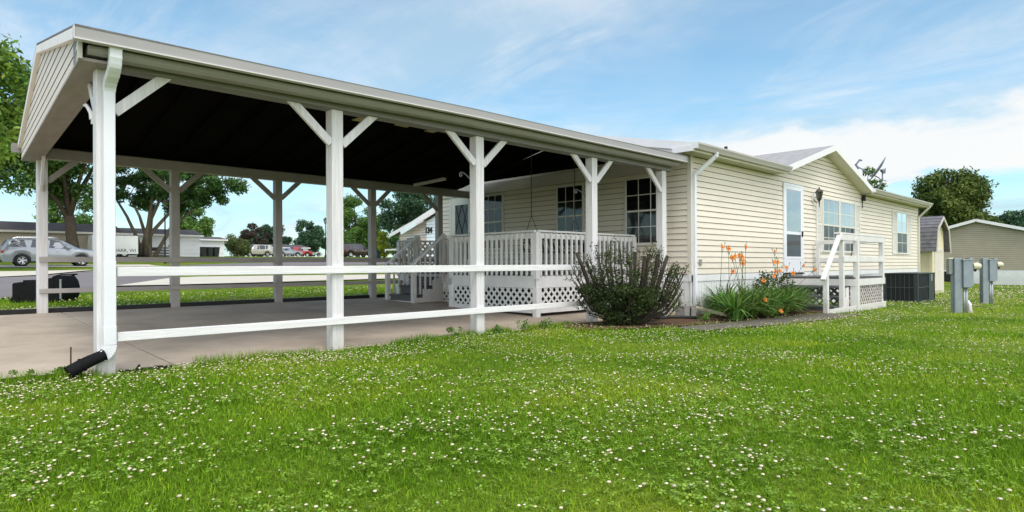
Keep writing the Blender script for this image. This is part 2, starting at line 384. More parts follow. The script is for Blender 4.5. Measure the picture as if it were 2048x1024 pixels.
# ================================================================== CARPORT
HB = 2.70; PW = .14
def carport():
    c = thing('carport', 'white painted timber carport with dark ceiling and beige sided gable', 'carport', (5.5, 9.4, .1))
    FX = [1.198,3.421,5.547,8.042,10.127]; YF = 6.38
    GX = [1.533,3.49,5.422,7.637,9.559]; YR = 12.44
    wood, shade = M['white_wood'], M['shade_wood']
    for i, x in enumerate(FX):
        p = MB().box(x, YF, -.05, x+PW, YF+PW, HB).build('post', wood, c, bevel=.006)
    for i, x in enumerate(GX):
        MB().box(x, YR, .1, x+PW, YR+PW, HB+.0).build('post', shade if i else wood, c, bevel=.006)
    def brace(x0, z0, x1, z1, y, m, w=.09, t=.04):
        MB().beam((x0, y, z0), (x1, y, z1), t, w, up=(0,0,1)).build('brace', m, c, bevel=.004)
    yb = YF+.03
    for i, x in enumerate(FX):
        if i > 0: brace(x+.0, 2.32, x-.50, 2.76, yb, wood)
        if i < 4: brace(x+PW, 2.32, x+PW+.46, 2.76, yb, wood)
    for i, x in enumerate(GX):
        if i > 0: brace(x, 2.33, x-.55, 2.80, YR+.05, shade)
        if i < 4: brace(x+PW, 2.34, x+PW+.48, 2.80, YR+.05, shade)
    # braces across under the gable beam
    MB().beam((FX[0]+.05, YF+PW, 2.2), (FX[0]+.07, YF+PW+.5, 2.72), .04, .09).build('brace', wood, c, bevel=.004)
    MB().beam((GX[0]+.05, YR, 2.2), (GX[0]+.03, YR-.45, 2.72), .04, .09).build('brace', wood, c, bevel=.004)
    # beams
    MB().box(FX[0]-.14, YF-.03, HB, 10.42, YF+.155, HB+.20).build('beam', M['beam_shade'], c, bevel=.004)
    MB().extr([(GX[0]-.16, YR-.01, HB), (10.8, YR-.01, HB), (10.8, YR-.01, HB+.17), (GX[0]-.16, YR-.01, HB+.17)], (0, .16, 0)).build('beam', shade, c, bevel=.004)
    # rails
    for z0, z1 in ((.865,.95),(.295,.375)):
        MB().box(FX[0]+PW+.005, YF-.042, z0, 7.95, YF-.002, z1).build('rail', M['rail_wood'], c, bevel=.005)
    for z0, z1 in ((1.03,1.12),(.53,.605)):
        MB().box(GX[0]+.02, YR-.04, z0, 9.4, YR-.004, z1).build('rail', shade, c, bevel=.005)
    # gable frame: skewed line from near to far
    GA = Vector((1.055, 6.20, 0)); GB = Vector((1.375, 12.75, 0)); dv = (GB-GA).normalized(); nrm = Vector((-dv.y, dv.x, 0)); Lg = (GB-GA).length
    ridge_u = Lg/2; zr = 3.66; ze = 2.97; sl = (zr-ze)/ridge_u
    def fn(u, z, out): p = GA+dv*u+nrm*out; return (p.x, p.y, z)
    def ur(z):
        if z <= ze-.06: return (.0, Lg)
        d = (z-(ze-.06))/sl; return (d, Lg-d)
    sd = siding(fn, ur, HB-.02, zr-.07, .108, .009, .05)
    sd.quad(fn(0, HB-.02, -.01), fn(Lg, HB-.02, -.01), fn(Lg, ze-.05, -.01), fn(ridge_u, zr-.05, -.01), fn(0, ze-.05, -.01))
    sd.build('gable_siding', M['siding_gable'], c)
    # bottom soffit box of the gable
    MB().extr([fn(0, HB-.03, .012), fn(Lg, HB-.03, .012), fn(Lg, HB-.03, -.24), fn(0, HB-.03, -.24)], (0, 0, .025)).build('soffit', M['soffit_brown'], c)
    MB().extr([fn(-.02, HB-.02, .02), fn(.05, HB-.02, .02), fn(.05, ze+.0, .02), fn(-.02, ze-.02, .02)], nrm*-.03).build('corner_trim', M['trim'], c)
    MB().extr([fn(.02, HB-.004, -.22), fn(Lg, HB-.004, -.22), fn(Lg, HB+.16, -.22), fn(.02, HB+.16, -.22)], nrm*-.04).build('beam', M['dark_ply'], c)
    # rake trim
    for (u0, z0, u1, z1) in ((-.03, ze-.062, ridge_u, zr-.022), (Lg+.03, ze-.022, ridge_u, zr-.022)):
        MB().extr([fn(u0, z0-.08, .052), fn(u1, z1-.08, .052), fn(u1, z1+.012, .052), fn(u0, z0+.012, .052)], nrm*-.06).build('rake_trim', M['flash'], c)
    # roof deck
    XR = 10.46; oh = .05
    def P(u, z, out=0): p = GA+dv*u+nrm*out; return Vector((p.x, p.y, z))
    yN, yR, yF = 6.05, 9.475, 12.92
    def prism(zoff, th):
        a = [P(-.12, ze-.065, oh), P(ridge_u, zr, oh), P(Lg+.14, ze-.02, oh)]
        b = [Vector((XR, yN, ze-.02)), Vector((XR, 9.475, zr)), Vector((XR, yF, ze-.02))]
        mb = MB()
        for k in (0, 1):
            q = [a[k], a[k+1], b[k+1], b[k]]
            mb.add([v+Vector((0,0,zoff)) for v in q]+[v+Vector((0,0,zoff+th)) for v in q], [(0,1,2,3),(7,6,5,4),(0,4,5,1),(1,5,6,2),(2,6,7,3),(3,7,4,0)])
        return mb
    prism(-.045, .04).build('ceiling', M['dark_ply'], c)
    prism(.0, .018).build('roof', M['shingle'], c)
    # joists under the ceiling, dark
    rj = MB()
    x = 1.7
    while x < 10.3:
        rj.beam((x, 6.5, 2.97), (x, 9.475, 3.58), .04, .11); rj.beam((x, 9.475, 3.58), (x, 12.4, 2.97), .04, .11)
        x += .61
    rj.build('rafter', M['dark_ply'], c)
    # near eave: metal fascia with a bright drip lip over a recessed gutter trough; the near end sags a little
    def dz(x): return -.052*max(0, 1-(x-1)/4.2)
    def sag(prof, x0, x1, name, m, parent=c, bevel=0):
        mb = MB(); xs = [x0]+[x for x in (2.1, 3.2, 4.2, 5.2, 7.8) if x0 < x < x1]+[x1]; n = len(prof)
        vs = [(x, y, z+dz(x)) for x in xs for y, z in prof]
        fs = [(i*n+k, i*n+(k+1) % n, (i+1)*n+(k+1) % n, (i+1)*n+k) for i in range(len(xs)-1) for k in range(n)]+[tuple(range(n))[::-1], tuple(range((len(xs)-1)*n, len(xs)*n))]
        return mb.add(vs, fs).build(name, m, parent)
    fa = sag([(6.05,2.858),(6.05,2.946),(6.044,2.950),(6.056,2.953),(6.10,2.953),(6.10,2.858)], .99, 10.48, 'fascia', M['gutter'])
    sag([(6.038,2.845),(6.038,2.857),(6.11,2.857),(6.11,2.845)], .985, 10.485, 'drip_lip', M['lip_white'], fa)
    MB().box(.982, 6.045, 2.80, .989, 6.10, 2.90).build('end_cap', M['lip_white'], fa)
    sag([(6.11,2.859),(6.11,2.953),(6.36,2.953),(6.36,2.859)], 1.14, 10.44, 'soffit', M['beam_shade'])
    gt = sag([(6.155,2.843),(6.165,2.80),(6.19,2.775),(6.30,2.775),(6.33,2.80),(6.335,2.843)], 1.10, 10.40, 'gutter', M['gutter_low'])
    sag([(6.150,2.836),(6.150,2.8435),(6.16,2.8435),(6.16,2.836)], 1.10, 10.40, 'gutter_lip', M['gutter'], gt)
    c.name = c.name
    # far gutter block and fascia
    MB().box(1.25, 12.76, 2.80, 10.4, 12.79, 2.95).build('fascia', M['fascia_grey'], c)
    MB().box(1.25, 12.80, 2.83, 10.4, 12.90, 2.94).build('gutter', M['gutter'], c)
    # nearest post downspout
    ds = MB(); xd = 1.232; w = .082
    def dsp(pts, w, d):
        mb = MB(); n = len(pts)
        for i in range(n-1): 
            mb.beam(pts[i], pts[i+1], w, d, up=(0,-1,0.001))
        return mb
    def sweep(pts, wx, d):
        """flat spout swept in the Y-Z plane, width along x"""
        mb = MB(); vs = []; n = len(pts)
        for i, p in enumerate(pts):
            p = Vector(p); t = (Vector(pts[min(i+1,n-1)])-Vector(pts[max(i-1,0)])).normalized(); nn = Vector((1,0,0)).cross(t).normalized()
            r = 1+(.04 if i % 2 and i < n-2 and n > 5 else 0)
            for a, b in ((-1,-1),(1,-1),(1,1),(-1,1)): vs.append(p+Vector((1,0,0))*(a*wx/2*r)+nn*(b*d/2*r))
        fs = [(i*4+k, i*4+(k+1) % 4, (i+1)*4+(k+1) % 4, (i+1)*4+k) for i in range(n-1) for k in range(4)]+[(0,1,2,3),((n-1)*4+3,(n-1)*4+2,(n-1)*4+1,(n-1)*4)]
        return mb.add(vs, fs)
    xc = 1.285
    top = []
    P0, P1 = Vector((xc,6.115,2.80)), Vector((xc,6.345,2.48))
    ctrl = [P0, Vector((xc,6.115,2.72)), Vector((xc,6.14,2.65)), Vector((xc,6.20,2.60)), Vector((xc,6.28,2.565)), Vector((xc,6.33,2.52)), P1]
    for i in range(19):
        t = i/18*(len(ctrl)-1); k = min(int(t), len(ctrl)-2); top.append(ctrl[k].lerp(ctrl[k+1], t-k))
    sp = sweep(top, .092, .066).build('downspout', M['downspout'], c, bevel=.006)
    MB().box(xc-.043, 6.312, .95, xc+.043, 6.376, 2.49).build('spout_section', M['downspout'], sp, bevel=.007)
    MB().box(xc-.046, 6.309, .40, xc+.046, 6.377, 1.0).build('spout_section', M['downspout'], sp, bevel=.007)
    s3 = MB().box(xc-.048, 6.306, .27, xc+.048, 6.378, .44); s3.build('spout_section', M['downspout'], sp, bevel=.007)
    # ribbed elbow bending left (-X) then the black corrugated pipe
    def sweep2(pts, wy, d, n_r=.05):
        mb = MB(); vs = []; n = len(pts)
        for i, p in enumerate(pts):
            p = Vector(p); t = (Vector(pts[min(i+1,n-1)])-Vector(pts[max(i-1,0)])).normalized(); Yv = Vector((0,1,0)); nn = t.cross(Yv).normalized()
            r = 1+(n_r if i % 2 else 0)
            for a, b in ((-1,-1),(1,-1),(1,1),(-1,1)): vs.append(p+Yv*(a*wy/2*r)+nn*(b*d/2*r))
        fs = [(i*4+k, i*4+(k+1) % 4, (i+1)*4+(k+1) % 4, (i+1)*4+k) for i in range(n-1) for k in range(4)]+[(0,1,2,3),((n-1)*4+3,(n-1)*4+2,(n-1)*4+1,(n-1)*4)]
        return mb.add(vs, fs)
    el = [(xc-.10*(1-math.cos(a)), 6.342-.0*a, .27-.10*math.sin(a)) for a in np.linspace(0, 1.15, 15)]
    sweep2(el, .07, .094).build('spout_elbow', M['downspout'], sp, bevel=.003)
    e = Vector(el[-1]); pts = []; rs = []
    for i in range(34):
        t = i/33; pts.append((e.x+.02-.265*t, e.y-.01-.03*t, e.z+.012-.085*t-.035*t*t)); rs.append((.046+.006*math.sin(t*1.4))*(1+(.06 if i % 2 else 0))+(.008 if i in (0,1,20,21) else 0))
    MB().tube(pts, rs, 14, cap=False).build('corrugated_pipe', M['black_plastic'], sp, smooth=True)
    # little scroll brackets on the posts
    def bracket(x, y, z, s=1, m='metal_light'):
        mb = MB(); pts = []
        mb.tube([(x, y+.0, z+.05), (x, y, z-.10)], .006, 6)
        arc = [(x, y+.002+.0*k, z-.08) for k in (0,)]
        for t in np.linspace(0, 1, 12): pts.append((x-.02*t, y+.02+.20*t, z-.08+.14*math.sin(t*1.45)))
        p = Vector(pts[-1])
        for a in np.linspace(0, 5.2, 14): 
            r = .035*(1-.1*a); pts.append((p.x, p.y+.0+r*math.sin(a)*.9+.0, p.z-.035+r*math.cos(a)))
        mb.tube(pts, .008, 6); return mb.build('plant_hook', M[m], c, smooth=True)
    bracket(5.60, YF+PW+.005, 2.19); bracket(8.09, YF+PW+.005, 2.15); 
    # broken white arm on the nearest post
    MB().tube([(1.19,6.52,2.25),(1.185,6.53,2.31),(1.18,6.60,2.36),(1.18,6.70,2.41),(1.18,6.78,2.42)], [.02,.018,.016,.014,.012], 6).build('plant_hook', M['white_wood'], c)
    MB().box(1.185,6.50,2.21,1.20,6.53,2.32).build('hook_plate', M['white_wood'], c)
    # ledger against the house wall and dark gable panel over it
    MB().box(10.775, 6.60, 2.80, 10.842, 13.9, 3.05).build('ledger', M['trim'], c)
    MB().extr([(10.50, 6.3, 3.05), (10.50, 12.6, 3.05), (10.50, 9.475, 3.60)], (.02, 0, 0)).build('gable_panel', M['dark_ply'], c)
    # pale boards left on the ceiling
    for (x, y, w) in ((5.55,9.4,.5),(6.3,9.1,.75),(7.0,9.25,.55)):
        MB().box(x, y-.07, 3.46, x+w*.35, y+w*.5, 3.475).build('ceiling_board', M['ceil_board'], c)
    lt = MB().beam((7.62,10.72,2.62), (7.50,9.55,2.62), .06, .05); lt.build('strip_light', M['strip'], c)
    MB().beam((7.62,10.75,2.70), (7.49,9.5,2.70), .04, .12).build('strip_light_mount', M['dark_ply'], c)
    return c
M['ceil_board'] = mat('ceil_board', (.55,.46,.2), .8, .3, 5)
M['fascia_grey'] = mat('fascia_grey', (.25,.235,.225), .5, .15, 2)
M['lip_white'] = mat('lip_white', (.66,.63,.63), .4, .08, 3)
M['gutter_low'] = mat('gutter_low', (.37,.345,.345), .45, .15, 2, stretch=(.4,3,6))
M['soffit_brown'] = mat('soffit_brown', (.36,.315,.285), .7, .25, 3, stretch=(3,.6,1))
M['strip'] = mat('strip', (.45,.42,.38), .5, .1, 5)
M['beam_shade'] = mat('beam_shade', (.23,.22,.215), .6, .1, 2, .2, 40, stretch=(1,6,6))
carport()
# thin rusty stake by the pipe
tag(MB().tube([(1.02,6.44,-.05),(1.022,6.442,.27)], [.006,.006], 8).build('metal_stake', M['rust'], org=(1.02,6.44,0)), 'thin rusty metal stake standing in the grass by the black drain pipe', 'stake')

# ================================================================== HOUSE
HX0, HX1, HY0, HY1 = 10.86, 27.42, 6.214, 14.0
ZS, ZE, RS = .745, 3.03, .21       # siding bottom, eave soffit, roof slope
def house():
    h = thing('mobile_home', 'long cream sided mobile home with white skirting behind the carport', 'house', (19, 10, 0))
    # front (south) wall with gable
    GP, GW, GS = 17.75, 3.1, .285; zp = 4.08
    def fnS(u, z, out): return (u, HY0-out, z)
    def urS(z):
        if z <= 3.06: return (HX0, HX1)
        d = (z-3.06)/GS; return (GP-GW+d, GP+GW-d+.15)
    zz = 3.96
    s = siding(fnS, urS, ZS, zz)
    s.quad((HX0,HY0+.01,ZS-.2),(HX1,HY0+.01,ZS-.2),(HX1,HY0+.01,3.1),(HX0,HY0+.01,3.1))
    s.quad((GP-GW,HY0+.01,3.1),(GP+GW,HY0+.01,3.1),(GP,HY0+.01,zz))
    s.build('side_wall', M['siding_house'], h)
    def fnE(u, z, out): return (HX0-out, u, z)
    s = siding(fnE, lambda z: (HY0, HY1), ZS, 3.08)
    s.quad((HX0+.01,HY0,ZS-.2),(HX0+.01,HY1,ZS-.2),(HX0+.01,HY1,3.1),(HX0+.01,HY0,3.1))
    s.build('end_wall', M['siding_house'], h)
    b = MB(); b.quad((HX0,HY1,.2),(HX1,HY1,.2),(HX1,HY1,3.1),(HX0,HY1,3.1)); b.quad((HX1,HY0,-.4),(HX1,HY1,-.4),(HX1,HY1,3.1),(HX1,HY0,3.1)); b.build('back_wall', M['siding_house'], h)
    # corner boards
    MB().box(HX0-.018, HY0-.018, ZS-.01, HX0+.07, HY0+.07, 3.06).build('corner_trim', M['trim_cream'], h)
    MB().box(HX1-.07, HY0-.018, ZS-.01, HX1+.01, HY0+.07, 3.06).build('corner_trim', M['trim_cream'], h)
    MB().box(HX0-.018, 13.93, ZS, HX0+.05, 14.01, 3.06).build('corner_trim', M['trim_cream'], h)
    # skirting with vertical ribs
    sk = MB(); x = HX0
    sk.box(HX0+.03, HY0+.02, -.5, HX1-.03, HY0+.04, ZS-.02)
    while x < HX1-.1:
        sk.box(x+.004, HY0+.005, -.4, x+.094, HY0+.03, ZS-.09); x += .10
    sk.box(HX0-.02, HY0-.012, ZS-.13, HX1+.01, HY0+.05, ZS-.004)
    sk.box(HX0+.03, HY0+.02, -.3, HX0+.05, HY1, ZS-.02)
    y = HY0+.06
    while y < HY1-.1: sk.box(HX0+.003, y+.004, -.2, HX0+.035, y+.094, ZS-.09); y += .10
    sk.box(HX0-.012, HY0-.012, ZS-.131, HX0+.05, HY1, ZS-.005)
    sk.build('skirting', M['skirt'], h)
    # roof: two slopes, eaves at HY0-.31 / HY1+.31, ends over by .46
    EY, RX0, RX1 = 5.90, 10.40, 27.75; yr = (HY0+HY1)/2; zr = 3.19+RS*(yr-EY)
    r = MB()
    yb = 2*yr-EY
    for q in ([(RX0,EY,3.185),(GP-3.12,EY,3.185),(GP,yr,zr),(RX0,yr,zr)], [(GP+3.12,EY,3.185),(RX1,EY,3.185),(RX1,yr,zr),(GP,yr,zr)], [(RX0,yb,3.185),(RX1,yb,3.185),(RX1,yr,zr),(RX0,yr,zr)]):
        q = [Vector(k) for k in q]
        r.add(q+[v-Vector((0,0,.03)) for v in q], [(0,1,2,3),(7,6,5,4),(0,4,5,1),(1,5,6,2),(2,6,7,3),(3,7,4,0)])
    rf = r.build('roof', M['shingle'], h)
    # cross gable roof
    def gz(x): return zp-GS*abs(x-GP)
    yo = 5.88; cg = MB()
    for sgn in (-1, 1):
        xe = GP+sgn*3.14; ze_ = gz(xe)
        yb_e = EY+(ze_-3.19)/RS; yb_r = min(yr, EY+(zp-3.19)/RS)
        q = [Vector((xe,yo,ze_)),Vector((GP,yo,zp)),Vector((GP,yb_r,zp)),Vector((xe,max(yb_e,yo+.02),ze_))]
        cg.add([v+Vector((0,0,.012)) for v in q]+[v-Vector((0,0,.02)) for v in q], [(0,1,2,3),(7,6,5,4),(0,4,5,1),(1,5,6,2),(2,6,7,3),(3,7,4,0)])
    cg.build('gable_roof', M['shingle_light'], rf)
    fb = MB(); sf = MB()
    for sgn in (-1, 1):
        xe = GP+sgn*3.13
        fb.extr([(xe,yo-.012,gz(xe)-.13),(GP,yo-.012,zp-.135),(GP,yo-.012,zp+.015),(xe,yo-.012,gz(xe)+.015)], (0,.022,0))
        sf.extr([(xe,yo+.012,gz(xe)-.125),(GP,yo+.012,zp-.125),(GP,HY0,zp-.125),(xe,HY0,gz(xe)-.125)], (0,0,.02))
    fb.build('gable_fascia', M['flash_white'], h); sf.build('gable_soffit', M['trim_cream'], h)
    # main eaves: fascia, soffit and gutter in two runs
    for x0, x1 in ((RX0+.02, GP-3.10), (GP+3.10, RX1-.02)):
        MB().box(x0, EY+.0, 3.03, x1, EY+.025, 3.165).build('fascia', M['trim_cream'], h)
        MB().box(x0+.03, EY+.025, 3.04, x1, HY0-.02, 3.055).build('soffit', M['soffit'], h)
        prof = [(5.895,3.18),(5.895,3.075),(5.83,3.07),(5.815,3.10),(5.80,3.125),(5.78,3.15),(5.775,3.18),(5.79,3.18),(5.80,3.15),(5.825,3.12),(5.835,3.09),(5.885,3.09),(5.885,3.18)]
        gu = MB().extr([(x0-.04, y, z) for y, z in prof], (x1-x0+.06, 0, 0)).build('gutter', M['gutter_white'], h)
        MB().box(x0-.046, 5.777, 3.07, x0-.04, 5.893, 3.18).build('end_cap', M['flash_white'], gu)
    # near end rake: fascia board + pale flashing below it
    rk = MB()
    for ya, s_ in ((EY, 1), (2*yr-EY, -1)):
        rk.extr([(RX0-.02,ya-.02*s_,3.03),(RX0-.02,yr,zr-.16),(RX0-.02,yr,zr-.005),(RX0-.02,ya-.02*s_,3.185)], (.02,0,0))
    rk.build('rake_fascia', M['flash_white'], h)
    MB().extr([(RX0+.03,6.15,3.02),(RX0+.03,7.0,3.05),(RX0+.03,yr,3.7),(RX0+.03,yr,zr-.1),(RX0+.03,6.1,3.10)], (.02,0,0)).build('rake_flashing', M['flash'], h)
    MB().box(RX0-.035, 5.90, 3.03, RX0-.021, 6.32, 3.14).build('eave_cap', M['flash_white'], h)
    for xg in (HX0, HX1): MB().quad((xg,HY0,3.05),(xg,HY1,3.05),(xg,yr,zr-.1)).build('gable_wall', M['siding_house'], h)
    # vent pipes
    MB().cyl((18.0,9.1,3.75), .05, .78, 12).build('vent_pipe', M['black'], rf)
    # downspouts
    def spout(x, xtop, bottom, m='downspout_cream'):
        mb = MB(); mb.beam((xtop,5.84,3.09),(xtop,5.86,3.0), .075,.06,up=(0,-1,.01)); mb.beam((xtop,5.86,3.02),(x,HY0-.05,2.66), .075,.055,up=(0,-1,.01)); mb.box(x-.037,HY0-.078,bottom,x+.037,HY0-.018,2.69)
        mb.build('downspout', M[m], h, bevel=.006)
    spout(HX0+.06, HX0+.32, .02, 'downspout')
    spout(HX1-.05, HX1+.10, .0)
    # windows on the side wall
    def window_s(x0, x1, z0, z1, nc, name='window', both=True, curtain='curtain', shut=None):
        y = HY0-.016; f = MB(); t = .05
        f.box(x0-t, y-.03, z0-t, x0, y, z1+t); f.box(x1, y-.03, z0-t, x1+t, y, z1+t); f.box(x0, y-.03, z1, x1, y, z1+t); f.box(x0, y-.03, z0-t, x1, y, z0)
        w = f.build(name, M['vinyl'], h, bevel=.003)
        MB().box(x0, y-.004, z0, x1, y-.001, z1).build('curtain', M[curtain], w)
        zq = (z0+z1)/2
        MB().quad((x0, y-.014, zq),(x1, y-.014, zq),(x1, y-.014, z1),(x0, y-.014, z1)).build('pane', M['glass'], w)
        MB().quad((x0, y-.0125, z0),(x1, y-.0125, z0),(x1, y-.0125, zq),(x0, y-.0125, zq)).build('pane', M['glass_dim'], w)
        mu = MB(); zm = (z0+z1)/2
        mu.box(x0, y-.027, zm-.02, x1, y-.013, zm+.02)
        for k in range(1, nc): xx = x0+(x1-x0)*k/nc; mu.box(xx-.009, y-.02, z0, xx+.009, y-.0135, z1)
        for zz_ in ((zm+z1)/2, (z0+zm)/2): mu.box(x0, y-.0205, zz_-.009, x1, y-.0134, zz_+.009)
        mu.build('muntins', M['vinyl'], w)
        return w
    window_s(17.68, 18.86, 1.30, 2.68, 3); window_s(19.0, 20.18, 1.30, 2.68, 3)
    window_s(24.58, 25.78, 1.31, 2.70, 2, curtain='curtain_dark')
    def shutter(x0, x1, z0, z1):
        s_ = MB(); y = HY0-.016
        s_.box(x0, y-.022, z0, x0+.05, y, z1); s_.box(x1-.05, y-.022, z0, x1, y, z1); zm = (z0+z1)/2
        for a, b_ in ((z0, z0+.07),(zm-.04, zm+.04),(z1-.07, z1)): s_.box(x0+.05, y-.022, a, x1-.05, y, b_)
        z = z0+.07
        while z < z1-.09:
            if not (zm-.06 < z < zm+.03): s_.quad((x0+.05, y-.018, z),(x1-.05, y-.018, z),(x1-.05, y-.004, z+.035),(x0+.05, y-.004, z+.035))
            z += .035
        s_.build('shutter', M['shutter'], h)
    shutter(17.2, 17.6, 1.25, 2.73); shutter(20.26, 20.7, 1.25, 2.73); shutter(24.05, 24.48, 1.26, 2.75); shutter(25.88, 26.3, 1.26, 2.75)
    # storm door
    d = MB(); x0, x1, z0, z1 = 15.16, 16.22, .72, 2.84; y = HY0-.016
    d.box(x0-.06, y-.035, z0, x0, y, z1+.06); d.box(x1, y-.035, z0, x1+.06, y, z1+.06); d.box(x0, y-.035, z1, x1, y, z1+.06)
    d.box(x0, y-.03, z0+.01, x0+.09, y-.002, z1); d.box(x1-.09, y-.03, z0+.01, x1, y-.002, z1); d.box(x0+.09, y-.03, z1-.09, x1-.09, y-.002, z1)
    d.box(x0+.09, y-.03, 1.66, x1-.09, y-.002, 1.73); d.box(x0+.09, y-.03, 1.06, x1-.09, y-.002, 1.12); d.box(x0+.09, y-.024, z0+.01, x1-.09, y-.002, 1.06)
    dd = d.build('storm_door', M['door_white'], h, bevel=.004)
    MB().box(x0+.09, y-.006, 1.12, x1-.09, y-.003, z1-.09).build('inner_door', M['screen'], dd)
    MB().quad((x0+.09, y-.018, 1.73),(x1-.09, y-.018, 1.73),(x1-.09, y-.018, z1-.09),(x0+.09, y-.018, z1-.09)).build('pane', M['glass_bright'], dd)
    MB().quad((x0+.09, y-.018, 1.12),(x1-.09, y-.018, 1.12),(x1-.09, y-.018, 1.66),(x0+.09, y-.018, 1.66)).build('pane', M['glass_dim'], dd)
    hd = MB().box(x1-.06, y-.06, 1.62, x1-.03, y-.03, 1.76); hd.tube([(x1-.045,y-.055,1.72),(x1-.10,y-.085,1.72),(x1-.15,y-.085,1.71)], .01, 8); hd.build('handle', M['black'], dd, smooth=False)
    MB().box(x0-.06, y-.05, z0-.03, x1+.06, y, z0).build('sill', M['black'], dd)
    # wall lantern
    lx, lz = 16.98, 2.62; y = HY0-.02
    L0 = MB().box(lx-.07, y-.02, lz-.06, lx+.07, y, lz+.12).build('wall_lamp', M['flash_white'], h)
    a = MB(); a.tube([(lx,y-.02,lz+.0),(lx,y-.10,lz-.10),(lx,y-.16,lz-.02)], .012, 8); a.tube([(lx,y-.16,lz-.22),(lx,y-.16,lz-.05)], [.008,.02], 8)
    a.lathe([(.02,-.05),(.05,-.03),(.055,0)], (lx,y-.16,lz), 6); a.lathe([(.095,.17),(.10,.18),(.05,.24),(.015,.26),(.02,.29),(.0,.31)], (lx,y-.16,lz), 6)
    for k in range(6): 
        an = 2*PI*k/6; a.tube([(lx+.052*math.cos(an), y-.16+.052*math.sin(an), lz), (lx+.088*math.cos(an), y-.16+.088*math.sin(an), lz+.18)], .006, 5)
    a.build('lantern_frame', M['brass'], L0)
    MB().lathe([(.048,0),(.083,.175)], (lx,y-.16,lz), 6).build('lantern_glass', M['glass'], L0)
    # small boxes and outlet
    MB().box(11.12,HY0-.035,.93,11.22,HY0-.01,1.04).build('outlet_box', M['cast_block'], h)
    lb = MB().box(20.88,HY0-.12,2.84,20.96,HY0-.02,3.02); lb.tube([(20.9,HY0-.04,2.84),(20.9,HY0-.04,2.62)], .012, 6); lb.build('cable_box', M['black'], h)
    # end wall windows (facing -X)
    def window_e(y0, y1, z0, z1):
        x = HX0-.016; f = MB(); t = .05
        f.box(x-.03, y0-t, z0-t, x, y0, z1+t); f.box(x-.03, y1, z0-t, x, y1+t, z1+t); f.box(x-.03, y0, z1, x, y1, z1+t); f.box(x-.03, y0, z0-t, x, y1, z0)
        w = f.build('window', M['vinyl'], h, bevel=.003)
        MB().box(x-.004, y0, z0, x-.001, y1, z1).build('curtain', M['curtain_dark'], w)
        MB().quad((x-.014, y0, z0),(x-.014, y1, z0),(x-.014, y1, z1),(x-.014, y0, z1)).build('pane', M['glass_dim'], w)
        mu = MB(); zm = (z0+z1)/2; mu.box(x-.027, y0, zm-.018, x-.013, y1, zm+.018)
        for k in (1, 2): yy = y0+(y1-y0)*k/3; mu.box(x-.02, yy-.008, z0, x-.0135, yy+.008, z1)
        for zz_ in ((zm+z1)/2, (z0+zm)/2): mu.box(x-.0205, y0, zz_-.008, x-.0134, y1, zz_+.008)
        mu.build('muntins', M['vinyl'], w)
        # dark narrow shutter shadows
    window_e(11.47, 12.25, 1.38, 2.72); window_e(8.87, 9.60, 1.38, 2.72); window_e(6.80, 7.68, 1.39, 2.70)
    # entry door with leaded diamond glass
    d = MB(); x = HX0-.016; y0, y1, z0, z1 = 12.62, 13.50, .80, 2.80
    d.box(x-.04, y0-.07, z0, x, y0, z1+.05); d.box(x-.04, y1, z0, x, y1+.07, z1+.05); d.box(x-.04, y0, z1, x, y1, z1+.05)
    d.box(x-.03, y0, z0, x-.002, y0+.17, z1); d.box(x-.03, y1-.17, z0, x-.002, y1, z1); d.box(x-.03, y0+.17, 2.58, x-.002, y1-.17, z1); d.box(x-.03, y0+.17, z0, x-.002, y1-.17, 1.10)
    dd = d.build('entry_door', M['vinyl'], h, bevel=.004)
    MB().box(x-.006, y0+.17, 1.10, x-.003, y1-.17, 2.58).build('inner_door', M['curtain_dark'], dd)
    MB().quad((x-.015,y0+.17,1.10),(x-.015,y1-.17,1.10),(x-.015,y1-.17,2.58),(x-.015,y0+.17,2.58)).build('pane', M['glass_dim'], dd)
    ld = MB(); w_ = (y1-.17)-(y0+.17)
    for k in range(-3, 6):
        for s_ in (1, -1):
            # steep diamonds: two strips per direction
            base = k*.27
            pts = []
            for v in np.linspace(0, 1.48, 60):
                u = base+s_*v*.36+(0 if s_ == 1 else .27*2)
                if 0 <= u <= w_: pts.append((x-.02, y0+.17+u, 1.10+v))
            if len(pts) > 3: ld.beam(pts[0], pts[-1], .018, .008, up=(1,0,0))
    ld.build('leading', M['brass'], dd)
    MB().tube([(x-.03,y0+.09,1.78),(x-.09,y0+.09,1.78)], [.03,.03], 10).build('handle', M['metal_light'], dd)
    # rolled rope hose like siding stain hook omitted; dark cable on the wall behind the side deck
    MB().tube([(19.9,HY0-.05,1.95),(20.02,HY0-.05,1.6),(19.9,HY0-.05,1.3),(19.75,HY0-.06,1.12)], .012, 6).build('cable', M['black'], h)
    tp = MB().box(17.9,HY0-.05,.86,17.98,HY0-.02,.98); tp.tube([(17.94,HY0-.04,.92),(17.94,HY0-.12,.92),(17.94,HY0-.13,.86)], .02, 8); tp.build('outdoor_tap', M['metal_grey'], h)
    return h
M['trim_cream'] = mat('trim_cream', (.74,.69,.60), .5, .08, 2)
M['shingle_light'] = mat('shingle_light', (.43,.405,.40), .9, .25, 5, .6, 60)
M['flash_white'] = mat('flash_white', (.82,.80,.80), .4, .06, 2)
M['gutter_white'] = mat('gutter_white', (.62,.575,.565), .35, .1, 2, stretch=(.5,3,6))
M['downspout_cream'] = mat('downspout_cream', (.66,.64,.56), .4, .1, 3)
house()

